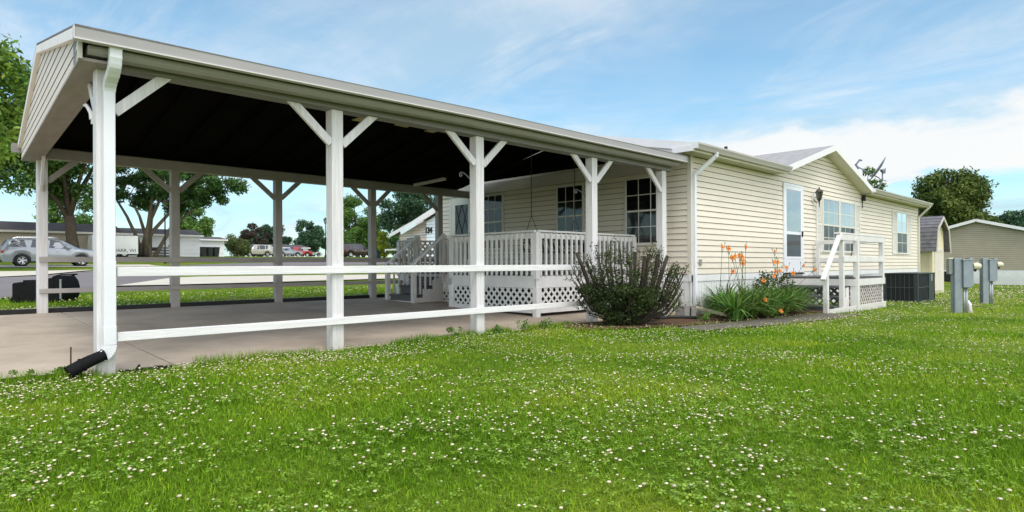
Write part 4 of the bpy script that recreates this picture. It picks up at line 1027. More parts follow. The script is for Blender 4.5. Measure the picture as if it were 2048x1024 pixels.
# ================================================================== VEHICLES
def paint(name, c, metal=.4, rough=.3):
    m = mat(name, c, rough, .05, 2, spec=.6, metal=metal); m.node_tree.nodes['Principled BSDF'].inputs['Coat Weight'].default_value = .6; return m
M['p_silver'] = paint('p_silver', (.34,.36,.385)); M['p_champ'] = paint('p_champ', (.62,.58,.52)); M['p_red'] = paint('p_red', (.45,.02,.025), .1)
M['p_black'] = paint('p_black', (.03,.012,.012), .1); M['p_white'] = paint('p_white', (.8,.8,.8), 0); M['p_grey'] = paint('p_grey', (.35,.37,.42))
M['tyre'] = mat('tyre', (.015,.015,.016), .8, .2, 10); M['rim'] = mat('rim', (.62,.62,.64), .3, .1, 10, metal=.6); M['car_glass'] = mat('car_glass', (.045,.055,.06), .06, .2, 2, spec=.8)
M['car_trim'] = mat('car_trim', (.6,.6,.62), .25, .1, 3, metal=.8); M['lamp_red'] = mat('lamp_red', (.5,.01,.015), .2, .2, 5); M['lamp_clear'] = mat('lamp_clear', (.7,.72,.75), .15, .1, 5); M['underbody'] = mat('underbody', (.012,.012,.013), .8, .2, 5)
def car(name, label, cat, loc, rz, p, L, H, st, wins, wb, wr, W=1.9, group=None, trims=True, ground=.2):
    """st: list of (x, z_low, z_belt, z_top, half_roof_fraction); front is +X; wins: (x0 bottom, x0 top, x1 bottom, x1 top)"""
    c = local_thing(name, label, cat, loc, rz, group); hw = W/2
    def interp(x):
        for a, b in zip(st, st[1:]):
            if x <= b[0]: t = (x-a[0])/(b[0]-a[0]); return [a[i]+(b[i]-a[i])*t for i in range(5)]
        return list(st[-1])
    xs = sorted(set([s[0] for s in st]+list(np.linspace(st[0][0], st[-1][0], 46))+[x for w in wins for x in w]))
    wx = [(-wb/2), (wb/2)]
    vs = []; n = None
    for x in xs:
        _, zl, zb, zt, hr = interp(x); e = min(1, max(0, min(x-xs[0], xs[-1]-x)/.35)); k = .86+.14*math.sqrt(e)
        zlow = zl
        for w0 in wx:
            d = abs(x-w0)
            if d < wr+.07: zlow = max(zlow, math.sqrt((wr+.07)**2-d*d)+wr)
        zlow = min(zlow, zb-.12)
        cab = zt-zb > .12
        half = [(0,max(zl,ground+.02)),( .62,max(zl,ground+.02)),(.66,zlow-.0),(.93,zlow),(1.0,zlow+(zb-zlow)*.45),(.985,zlow+(zb-zlow)*.72),(.945,zb),(hr if cab else .86, zt-(.05 if cab else .02)),(hr*.86 if cab else .7,zt),(0,zt+.025)]
        ring = [(x, s*y*hw*k, z) for (y, z) in half for s in (1,)]+[(x, -y*hw*k, z) for (y, z) in half[::-1][1:-1]]
        n = len(ring); vs += ring
    mb = MB(); fs = [(i*n+j, i*n+(j+1) % n, (i+1)*n+(j+1) % n, (i+1)*n+j) for i in range(len(xs)-1) for j in range(n)]
    fs += [tuple(range(n)), tuple(range((len(xs)-1)*n, len(xs)*n))[::-1]]
    mb.add(vs, fs); body = mb.build('body', M[p], c, smooth=True)
    sm = body.modifiers.new('weld', 'EDGE_SPLIT'); sm.split_angle = math.radians(38)
    def side(x, t, s, out=.006):
        _, zl, zb, zt, hr = interp(x); e = min(1, max(0, min(x-xs[0], xs[-1]-x)/.35)); k = .86+.14*math.sqrt(e)
        z0_, z1_ = zb+.03, zt-.09; f = ((z0_+(z1_-z0_)*t)-zb)/(zt-.05-zb); y = (.945+(hr-.945)*f)*hw*k
        return (x, s*(y+out), z0_+(z1_-z0_)*t)
    for s in (1, -1):
        for (a, b, c0, d) in wins:
            w = MB(); N_ = 4; pts = []
            for i in range(N_+1):
                t = i/N_
                pts.append((side(a+(b-a)*t, t, s), side(c0+(d-c0)*t, t, s)))
            for q, r_ in zip(pts, pts[1:]): w.quad(q[0], q[1], r_[1], r_[0])
            w.build('side_window', M['car_glass'], c)
    # windscreen and rear glass from stations flagged by slope
    for (xa, xb, nm) in c_glass.get(name, c_glass['default'])(st):
        A, B = interp(xa), interp(xb); w = MB()
        za, zb_ = A[3]+.012, B[3]+.012; ha = .80*hw*(.86 if A[3]-A[2] < .12 else A[4]); hb_ = B[4]*hw*.84
        sg = 1 if xa > xb else -1
        w.quad((xa+sg*.02,-ha,za+.02),(xa+sg*.02,ha,za+.02),(xb+sg*.03,hb_,zb_+.01),(xb+sg*.03,-hb_,zb_+.01)); w.build(nm, M['car_glass'], c)
    for x in wx:
        for s in (1, -1):
            y = s*(hw-.12); t = MB(); pr = [(wr*.62,-.11),(wr*.93,-.11),(wr,-.07),(wr,.07),(wr*.93,.11),(wr*.62,.11)]
            t.lathe([(r_, s*h_) for r_, h_ in pr], (x, y, wr), 28, 'y'); wh = t.build('wheel', M['tyre'], c, smooth=True)
            rm = MB(); rm.lathe([(wr*.66,.10*s),(wr*.60,.085*s),(wr*.58,.03*s),(.01,.03*s)], (x, y, wr), 28, 'y')
            rm.build('rim', M['underbody'] if trims else M['rim'], wh)
            sp = MB()
            for k in range(5 if trims else 6):
                for off in ((-.13, .13) if trims else (0,)):
                    a = 2*PI*k/(5 if trims else 6)+off; d0 = Vector((math.cos(a),0,math.sin(a))); d1 = Vector((math.cos(a+off*.6),0,math.sin(a+off*.6)))
                    sp.beam(Vector((x,y+s*.075,wr))+d0*.03, Vector((x,y+s*.09,wr))+d1*wr*.64, .035*wr/.38*1.2, .03, up=(0,1,0))
            sp.lathe([(.0,.10*s),(.05,.10*s),(.06,.06*s)], (x,y,wr), 14, 'y'); sp.lathe([(wr*.58,.08*s),(wr*.67,.105*s),(wr*.68,.09*s)], (x,y,wr), 28, 'y')
            sp.build('spokes', M['rim'], wh)
    x0, x1 = xs[0], xs[-1]; zb0 = interp(x0+.1)[2]; zb1 = interp(x1-.1)[2]
    for s in (1, -1):
        MB().box(x0+.0, s*hw*.55, zb0-.30, x0+.34, s*hw*.93, zb0-.13).build('tail_light', M['lamp_red'], c)
        MB().box(x1-.30, s*hw*.50, zb1-.28, x1+.0, s*hw*.90, zb1-.14).build('headlight', M['lamp_clear'], c)
        mr = interp(wb/2-.85); MB().box(wb/2-.80, s*(hw-.02), mr[2]+.06, wb/2-.62, s*(hw+.16), mr[2]+.2).build('mirror', M[p], c, bevel=.03)
        MB().box(-wb/2+wr+.1, s*(hw-.05), .24, wb/2-wr-.1, s*(hw+.008), .33).build('side_skirt', M['underbody'], c)
        for dx in (.15, -.85):
            q = interp(dx); MB().box(dx, s*(hw*.985), q[2]-.16, dx+.17, s*(hw*1.0+.012), q[2]-.125).build('door_handle', M['car_trim'], c)
    MB().box(x0-.02,-hw*.8,.28,x0+.1,hw*.8,.44).build('rear_bumper', M['underbody'], c); MB().box(x1-.1,-hw*.75,.24,x1+.03,hw*.75,.40).build('front_bumper', M['underbody'], c)
    return c
c_glass = {'default': lambda st: c_gl}
SUVST = [(-2.55,.42,1.0,1.05,.7),(-2.50,.32,1.12,1.28,.7),(-2.25,.30,1.19,1.66,.70),(-1.7,.28,1.19,1.75,.72),(-.4,.28,1.15,1.79,.74),(.35,.28,1.11,1.72,.72),(.62,.28,1.08,1.64,.70),(1.45,.28,1.07,1.17,.74),(1.6,.28,1.06,1.14,.78),(2.35,.30,.98,1.06,.82),(2.56,.40,.84,.92,.82)]
c_gl = [(1.45,.62,'windscreen'),(-2.50,-2.25,'rear_window')]
s1 = car('parked_suv', 'silver grey SUV parked side on by the kerb beyond the black bin', 'car', (6.83,49.7,1.0), -.035, 'p_silver', 5.19, 1.79, SUVST,
    [(-2.2,-2.02,-1.32,-1.42),(-1.12,-1.0,-.28,-.22),(-.18,-.12,.92,.35)], 3.07, .385, 1.95)
rr = MB(); 
for s in (1,-1): rr.tube([(-1.9,s*.66,1.80),(-1.7,s*.66,1.84),(.1,s*.66,1.86),(.3,s*.66,1.80)], .02, 6)
rr.build('roof_rails', M['car_trim'], s1)
for s in (1,-1):
    pts = [(-1.5,s*.93,1.21),(-1.95,s*.86,1.45),(-1.75,s*.76,1.70),(.35,s*.76,1.70),(.98,s*.90,1.13)]
    MB().tube(pts, .018, 6).build('window_trim', M['car_trim'], s1)
OLD = [(-2.4,.45,.95,1.0,.75),(-2.35,.38,1.02,1.3,.75),(-2.2,.36,1.03,1.68,.76),(-1.9,.34,1.04,1.73,.77),(.3,.34,1.02,1.74,.77),(.5,.34,1.02,1.66,.76),(1.0,.34,1.02,1.12,.76),(1.15,.34,1.02,1.06,.8),(2.25,.36,.94,.98,.8),(2.4,.45,.75,.8,.8)]
c_gl = [(1.0,.5,'windscreen'),(-2.35,-2.2,'rear_window')]
OW = [(-2.15,-2.05,-1.2,-1.2),(-1.1,-1.1,-.2,-.2),(-.1,-.1,.7,.42)]
s2 = car('parked_suv', 'champagne SUV parked beside the round olive bush', 'car', (37.0,92.0,2.37), PI+.12, 'p_champ', 4.8, 1.75, OLD, OW, 2.85, .36, 1.85, trims=False)
s3 = car('parked_suv', 'dark maroon estate car parked behind the second carport bay', 'car', (42.1,72.0,2.05), .0, 'p_black', 4.8, 1.6, OLD, OW, 2.8, .34, 1.8, trims=False)
SED = [(-2.3,.40,.85,.9,.75),(-2.2,.3,.93,.98,.75),(-1.7,.28,.95,1.02,.72),(-1.1,.28,.93,1.38,.70),(.0,.28,.92,1.43,.70),(.3,.28,.92,1.36,.7),(1.05,.28,.92,.98,.72),(2.1,.3,.8,.85,.8),(2.3,.4,.65,.7,.8)]
c_gl = [(1.05,.3,'windscreen'),(-1.7,-1.1,'rear_window')]
SW = [(-1.35,-1.05,-.35,-.3),(-.25,-.2,.75,.25)]
s4 = car('parked_car', 'light grey hatchback parked in front of the red pickup', 'car', (44.6,98.0,2.46), .1, 'p_grey', 4.6, 1.45, SED, SW, 2.7, .33, 1.75, trims=False)
s5 = car('parked_car', 'white saloon parked by the far lamp post, nearer of two', 'car', (60.5,108.0,2.65), .3, 'p_white', 4.6, 1.45, SED, SW, 2.7, .33, 1.75, trims=False)
s6 = dup(s5, (57.5,116.0,2.8), .2, 'white saloon half hidden in the trees, farther of two')
PK = [(-2.7,.5,.98,1.02,.8),(-2.65,.42,1.04,1.07,.8),(-.72,.40,1.04,1.07,.8),(-.70,.38,1.04,1.70,.74),(.35,.38,1.04,1.76,.74),(.6,.38,1.04,1.68,.73),(1.2,.38,1.04,1.14,.75),(2.5,.4,1.0,1.04,.8),(2.7,.5,.8,.86,.8)]
c_gl = [(1.2,.6,'windscreen'),(-.72,-.70,'rear_window')]
s7 = car('pickup_truck', 'bright red pickup truck parked in front of the low white garage', 'pickup truck', (49.3,105.0,2.55), PI+.05, 'p_red', 5.4, 1.75, PK, [(-.62,-.6,-.1,-.1),(0,0,.85,.5)], 3.4, .38, 1.95, trims=False)
s8 = dup(s7, (43.2,103.0,2.5), PI, 'red pickup truck mostly hidden behind the champagne SUV')
# lorry
def lorry():
    t = thing('box_trailer', 'white box trailer with dark lettering behind the multi-stem tree', 'trailer', (14.5,61.5,1.72)); z = 1.72
    MB().box(11.0,60.2,z+.30,14.3,62.2,z+1.85).build('cargo_box', M['p_white'], t, bevel=.03)
    MB().box(11.1,60.6,z+.22,15.2,61.8,z+.30).build('chassis', M['underbody'], t)
    for x in (12.6, 13.3):
        for y in (60.3, 62.1):
            w = MB(); w.cyl((x,y,z+.36), .36, .24, 20, 'y'); wh = w.build('wheel', M['tyre'], t); MB().cyl((x,y-.01,z+.36), .2, .01, 16, 'y').build('rim', M['rim'], wh)
    for body, x, zz, sz in (('DARR, WI', 12.45, z+.48, .38),):
        cu = bpy.data.curves.new('txt', 'FONT'); cu.body = body; cu.size = sz; cu.extrude = .004
        to = bpy.data.objects.new('txt', cu); COL.objects.link(to); bpy.context.view_layer.update()
        me = bpy.data.meshes.new_from_object(to.evaluated_get(bpy.context.evaluated_depsgraph_get())); bpy.data.objects.remove(to)
        me.materials.clear(); me.materials.append(M['black']); me.transform(Matrix.Translation((x-14.5, 60.19-61.5, zz-z)) @ Matrix.Rotation(PI/2, 4, 'X'))
        o = bpy.data.objects.new('lettering', me); COL.objects.link(o); o.parent = t
lorry()
def entry_steps():
    t = thing('entry_steps', 'dark slatted steps against the white mobile home beside lamp post', 'steps', (17.9,67.2,1.9))
    for k in range(4): MB().box(16.9+.12*k,66.9+.2*k,1.95+.26*k,18.7,67.15+.2*k,2.06+.26*k).build('step', M['deck_grey'], t)
    for x in (16.9,18.7): MB().beam((x,66.8,2.5),(x,67.7,3.1),.05,.06).build('handrail', M['deck_grey'], t); MB().box(x-.03,66.85,1.9,x+.03,66.91,2.55).build('post', M['deck_grey'], t)
entry_steps()

# ================================================================== STREET FURNITURE
def lamp_post(loc, h, label):
    l = local_thing('street_lamp', label, 'street lamp', loc, 0, 'black lantern street lamps')
    MB().lathe([(.13,-.2),(.13,.25),(.07,.4),(.055,1.2),(.045,h-.7),(.06,h-.68),(.03,h-.6)], (0,0,0), 12).build('pole', M['black'], l, smooth=True)
    f = MB(); f.lathe([(.03,h-.62),(.12,h-.55),(.14,h-.52)], (0,0,0), 8); f.lathe([(.24,h-.13),(.25,h-.1),(.1,h+.02),(.03,h+.1),(0,h+.16)], (0,0,0), 8)
    for k in range(8): a = PI/4*k; f.tube([(.13*math.cos(a),.13*math.sin(a),h-.53),(.22*math.cos(a),.22*math.sin(a),h-.12)], .012, 5)
    f.build('lantern_frame', M['black'], l); MB().lathe([(.12,h-.53),(.21,h-.13)], (0,0,0), 8).build('lantern_glass', M['glass_bright'], l)
    return l
lamp_post((14.68,54.0,1.18), 4.95, 'black lantern street lamp left of the small white house end')
lamp_post((33.5,64.0,1.8), 4.4, 'black lantern street lamp just left of the second near carport post')

def wheelie_bin():
    # black two wheeled bin lying on its side on the grass
    b = local_thing('wheelie_bin', 'black wheeled bin lying on its back on the grass by the road', 'bin', (2.05,15.35,.245), -.66); b.scale = (.82,.9,.76)
    z0, z1 = .0, .56
    # body along x: base (small) at left, rim (wide) at right
    vs = []
    for x, hw, zt in ((-.62,.25,.50),(-.58,.27,.53),(-.05,.30,.60),(.30,.32,.66),(.33,.35,.70),(.38,.35,.70)):
        vs += [(x,-hw,.015),(x,hw,.015),(x,hw,zt),(x,hw*.2,zt+.015),(x,-hw*.2,zt+.015),(x,-hw,zt)]
    n = 6; fs = [(i*n+k, i*n+(k+1) % n, (i+1)*n+(k+1) % n, (i+1)*n+k) for i in range(5) for k in range(n)]+[tuple(range(n))[::-1], tuple(range(5*n, 6*n))]
    MB().add(vs, fs).build('body', M['black_plastic'], b, bevel=.02)
    lid = MB(); prof = [(.385,.02),(.46,.06),(.52,.2),(.53,.42),(.49,.58),(.40,.71),(.385,.71)]
    lid.extr([(x,-.36,z) for x, z in prof], (0,.72,0)); lid.build('lid', M['black_plastic'], b, bevel=.015)
    hd = MB(); hd.tube([(.36,-.3,.70),(.50,-.3,.74),(.50,.3,.74),(.36,.3,.70)], .016, 8); hd.build('handle', M['black_plastic'], b)
    for s in (1,-1): 
        w = MB().cyl((-.52,s*.30-.025,.08), .10, .05, 18, 'y'); w.build('wheel', M['black_plastic'], b)
    MB().box(-.35,-.29,.50,-.30,.29,.60).build('rib', M['black_plastic'], b); MB().box(.02,-.315,.56,.06,.315,.63).build('rib', M['black_plastic'], b)
    MB().box(.505,-.37,.12,.53,-.33,.62).build('light_edge', M['metal_light'], b)
wheelie_bin()
M['bin_blue'] = mat('bin_blue', (.012,.05,.13), .5, .2, 3)
bb = local_thing('recycling_bin', 'blue recycling bin standing beside the yellow green shrub', 'bin', (38.2,60.9,1.66), .3)
MB().add([(-.22,-.25,0),(.22,-.25,0),(.22,.25,0),(-.22,.25,0),(-.29,-.34,.95),(.29,-.34,.95),(.29,.34,.95),(-.29,.34,.95)], [(0,3,2,1),(4,5,6,7),(0,1,5,4),(1,2,6,5),(2,3,7,6),(3,0,4,7)]).build('body', M['bin_blue'], bb, bevel=.03)
MB().extr([(-.32,-.38,.96),(.32,-.38,.96),(.32,-.3,1.05),(-.32,-.3,1.05)], (0,.7,0)).build('lid', M['bin_blue'], bb, bevel=.02)
def green_bin(x, y, lab):
    b = local_thing('wheelie_bin', lab, 'bin', (x,y,g(x,y)), .2, 'dark bins beside the small white house')
    MB().add([(-.22,-.25,0),(.22,-.25,0),(.22,.25,0),(-.22,.25,0),(-.29,-.34,.95),(.29,-.34,.95),(.29,.34,.95),(-.29,.34,.95)], [(0,3,2,1),(4,5,6,7),(0,1,5,4),(1,2,6,5),(2,3,7,6),(3,0,4,7)]).build('body', M['bin_dk'], b, bevel=.03)
    MB().extr([(-.32,-.38,.96),(.32,-.38,.96),(.32,-.3,1.05),(-.32,-.3,1.05)], (0,.7,0)).build('lid', M['bin_dk'], b, bevel=.02); return b
M['bin_dk'] = mat('bin_dk', (.03,.035,.035), .5, .2, 3)
green_bin(23.2,71.8,'dark bin by white house wall, leftmost of three'); green_bin(23.9,71.8,'dark bin by white house wall, middle of three'); green_bin(24.55,71.8,'dark bin by white house wall, rightmost of three')

# ================================================================== TREES
def leaf_quads(centres, radii, n, size, up=.4, hollow=.55, seed=0):
    """n leaf quads spread through ellipsoidal clumps; returns verts, faces"""
    r = np.random.default_rng(seed); C = np.array(centres); R = np.array(radii)
    if R.ndim == 1: R = np.stack([R, R, R*.75], 1)
    vol = (R[:,0]*R[:,1])**1.0; k = r.choice(len(C), n, p=vol/vol.sum())
    d = r.normal(size=(n,3)); d /= np.linalg.norm(d, axis=1, keepdims=True)
    rad = (hollow+(1-hollow)*r.random(n)**.8)*(1+.12*r.normal(size=n))
    P = C[k]+d*R[k]*rad[:,None]
    nrm = d*.6+r.normal(size=(n,3))*.7; nrm[:,2] += up; nrm /= np.linalg.norm(nrm, axis=1, keepdims=True)
    t = np.cross(nrm, r.normal(size=(n,3))); t /= np.linalg.norm(t, axis=1, keepdims=True); b = np.cross(nrm, t)
    s = size*(.6+.8*r.random(n))[:,None]
    V = np.stack([P-t*s, P+b*s*.45, P+t*s, P-b*s*.45], 1).reshape(-1, 3)
    F = np.arange(n*4).reshape(-1, 4)
    return V, F
def tree(name, label, x, y, zb, H, r0, crown, nleaf, size, leafm, barkm='bark', stems=1, ccx=0, ccy=0, trunk_h=.3, nclump=26, seed=1, group=None, conical=0., clump=.36, spread=1., hollow=.45):
    """crown = (rx, ry, z_bottom, z_top) relative to base"""
    rd = random.Random(seed); t = thing(name, label, 'tree', (x, y, zb), group=group)
    rx, ry, c0, c1 = crown; cen = Vector((x+ccx, y+ccy, zb+(c0+c1)/2)); rz = (c1-c0)/2
    cl = []; rad = []
    tries = 0
    while len(cl) < nclump and tries < 5000:
        tries += 1
        u = Vector((rd.uniform(-1,1), rd.uniform(-1,1), rd.uniform(-1,1)))
        L_ = u.length
        if L_ > 1 or L_ < .35: continue
        k = 1.0
        if conical: k = 1-conical*(u.z+1)/2
        p = cen+Vector((u.x*rx*(.86)*k, u.y*ry*.86*k, u.z*rz*.88)); cr = clump*min(rx, rz)*rd.uniform(.7,1.25)*(k*.7+.3)
        if any((p-q).length < cr*.55 for q in cl): continue
        cl.append(p); rad.append(cr)
    V, F = leaf_quads([tuple(p) for p in cl], rad, nleaf, size, seed=seed, hollow=hollow)
    npmesh('crown', V, F, M[leafm], t)
    tr = MB(); base = Vector((x, y, zb-.15)); fork = Vector((x+ccx*.25, y+ccy*.25, zb+H*trunk_h))
    if stems == 1:
        pts = [base, base.lerp(fork, .15), base.lerp(fork, .6)+Vector((rd.uniform(-.1,.1)*r0*3, 0, 0)), fork]
        tr.tube(pts, [r0*1.35, r0*1.05, r0*.92, r0*.85], 10)
    order = sorted(range(len(cl)), key=lambda q: (cl[q]-fork).length); nm = stems if stems > 1 else max(4, min(8, nclump//6)); mains = []
    # main limbs reach well separated clumps, the others branch off them
    cand = sorted(range(len(cl)), key=lambda q: -cl[q].z)[:max(nm*3, int(len(cl)*.7))]; rd.shuffle(cand)
    for q in cand:
        if len(mains) >= nm: break
        if all(((cl[q]-cl[k]).xy.length > rx*.38) for k in mains): mains.append(q)
    for q in cand:
        if len(mains) >= nm: break
        if q not in mains: mains.append(q)
    paths = []
    for n_, q in enumerate(mains):
        p = cl[q]
        if stems > 1: a = 2*PI*n_/stems; st_ = base+Vector((math.cos(a)*r0*.8, math.sin(a)*r0*.4, 0)); r_ = r0*.27
        else: st_ = fork-Vector((0,0,.25*(n_ % 3))); r_ = r0*.50
        d = p-st_; pts = [st_, st_+Vector((d.x*.16, d.y*.16, d.z*.28)), st_+Vector((d.x*.42+rd.uniform(-.2,.2), d.y*.42, d.z*.55)), st_+Vector((d.x*.72, d.y*.72+rd.uniform(-.2,.2), d.z*.80)), p]
        tr.tube(pts, [r_, r_*.8, r_*.58, r_*.34, r_*.08], 8); paths.append((pts, r_))
    for q in range(len(cl)):
        if q in mains: continue
        p = cl[q]; best = None
        for pts, r_ in paths:
            for i2 in (1, 2, 3):
                for f_ in (0, .5):
                    c_ = pts[i2].lerp(pts[min(i2+1, 4)], f_); dd = (c_-p).length+(2.0 if c_.z > p.z+.5 else 0)
                    if best is None or dd < best[0]: best = (dd, c_, r_*(.62, .40, .22)[i2-1])
        _, c_, r_ = best; mid = c_.lerp(p, .5)+Vector((0,0,.10*(p-c_).length)); r_ = min(r_, r0*.12)
        tr.tube([c_, mid, p], [r_, r_*.6, r_*.15], 6)
        for k in range(3):
            e = p+Vector((rd.uniform(-1,1),rd.uniform(-1,1),rd.uniform(-.7,.7)))*rad[q]; tr.tube([mid.lerp(p,.6), e], [r_*.3, r_*.08], 4)
    tr.build('trunk', M[barkm], t, smooth=True)
    return t
# big maple left, partly out of frame
tree('maple_tree', 'huge light green maple at far left reaching above the carport roof', .0, 42.5, .87, 15, .5, (5.4,5.6,3.4,14.5), 46000, .16, 'leaf_maple', nclump=60, seed=3, ccx=-.6, clump=.30)
tree('maple_tree', 'single trunk tree in front of the brown mobile home', 9.6, 58.5, 1.55, 13, .40, (5.0,5,3.6,14.8), 40000, .155, 'leaf_mid', 'bark', nclump=56, seed=5, trunk_h=.26, clump=.27, ccx=-1.6)
tree('multi_stem_tree', 'multi-stem tree with leaning trunks left of the lamp post', 15.3, 62.0, 1.75, 12, .75, (7.6,7.0,3.6,11.8), 42000, .14, 'leaf_dark', 'bark_light', stems=7, nclump=70, seed=8, clump=.21, ccx=2.0, hollow=.3)
tree('distant_tree', 'green tree showing just above the brown roof left of the single trunk', 17.6, 108, 2.6, 8, .3, (4.2,4,2.5,9.0), 7000, .2, 'leaf_mid', nclump=18, seed=11)
tree('distant_tree', 'round green tree behind the small white house end', 28.4, 91, 2.35, 6.6, .25, (3.1,3,1.5,6.8), 9000, .17, 'leaf_mid', nclump=20, seed=12)
tree('crabapple_tree', 'dark purple leaved tree behind the champagne SUV', 40.8, 100, 2.47, 5, .25, (3.8,3,.9,5.2), 8000, .16, 'leaf_red', nclump=20, seed=13)
tree('round_bush_tree', 'round olive green bush left of the champagne SUV', 29.1, 77.8, 2.1, 2.6, .15, (1.45,1.4,.0,2.75), 7000, .09, 'leaf_olive', nclump=20, seed=14, clump=.5)
tree('distant_tree', 'left dark green tree behind the low white garage', 53, 123, 2.75, 7, .3, (4.0,3.5,.8,6.9), 8000, .22, 'leaf_blue', nclump=20, seed=15)
tree('distant_tree', 'tall pointed dark tree right of the low white garage', 57.5, 116, 2.75, 8, .3, (4.6,3.5,.5,8.6), 11000, .22, 'leaf_blue', nclump=24, seed=16, conical=.6)
tree('distant_tree', 'large green tree behind the dark maroon estate car', 46.3, 79, 2.2, 8.5, .3, (3.3,3,.5,8.9), 16000, .16, 'leaf_mid', nclump=30, seed=17)
tree('arborvitae_tree', 'dense dark evergreen right of the dark maroon estate car', 48.6, 78.5, 2.2, 5, .2, (1.7,1.6,.0,6.3), 9000, .11, 'leaf_dark', nclump=26, seed=18, conical=.4, clump=.5)
tree('arborvitae_tree', 'dark evergreen hedge tree beside the pale neighbouring house', 48.0, 71, 1.95, 4, .2, (2.2,1.6,.0,5.2), 9000, .11, 'leaf_dark', nclump=26, seed=28, conical=.3, clump=.5)
tree('yellow_shrub', 'bright yellow green shrub beside the blue recycling bin', 38.7, 60.3, 1.6, 2.8, .12, (.95,.95,.1,3.3), 5000, .085, 'leaf_yellow', nclump=20, seed=19, clump=.4)
tree('spruce_tree', 'dark evergreen tree behind the roof of house with number 134', 38.6, 55.5, 1.3, 8, .3, (3.6,3.2,1.5,9.3), 16000, .15, 'leaf_blue', nclump=34, seed=20, clump=.26, hollow=.3)
tree('maple_tree', 'large dark round maple behind the shed and tan house', 66.2, 12.6, -.35, 10, .4, (3.5,3.5,1.5,10.0), 34000, .15, 'leaf_right', nclump=60, seed=21, clump=.32)
tree('distant_tree', 'distant pale tree just above tan roof at right edge', 139, 19, -.2, 9, .4, (7,6,2,10.8), 6000, .35, 'leaf_blue', nclump=22, seed=22)
tree('distant_tree', 'distant tree right of the large round maple', 120, 24, -.2, 9, .4, (5,5,2,9), 5000, .3, 'leaf_blue', nclump=18, seed=23)
tree('distant_tree', 'leafy tree top peeking over the roof under the satellite dish', 60.5, 18.0, -.2, 8, .25, (2.0,2.0,3.5,9.8), 2600, .16, 'leaf_mid', nclump=14, seed=24)
tree('distant_tree', 'low dark tree in the gap behind the far lamp post', 66, 117, 2.75, 6, .3, (6,3,.3,5.0), 7000, .24, 'leaf_dark', nclump=20, seed=25)
tree('distant_tree', 'low tree line right of the purple leaved tree', 49.5, 124, 2.75, 6, .3, (4,3,.3,5.2), 6000, .24, 'leaf_blue', nclump=16, seed=26)
def shrub_left():
    t = thing('boxwood_shrub', 'small dark clipped shrub at left edge beside the slab', 'shrub', (.75,13.2,.2))
    V, F = leaf_quads([(.78,13.2,.38),(.60,13.15,.45),(.92,13.3,.30),(.7,13.0,.25),(.5,13.3,.35)], [.24,.28,.2,.22,.28], 5000, .028, seed=30); npmesh('crown', V, F, M['leaf_bush'], t)
    MB().tube([(.75,13.2,.1),(.72,13.2,.4)], [.03,.01], 6).build('stem', M['bark'], t)
shrub_left()

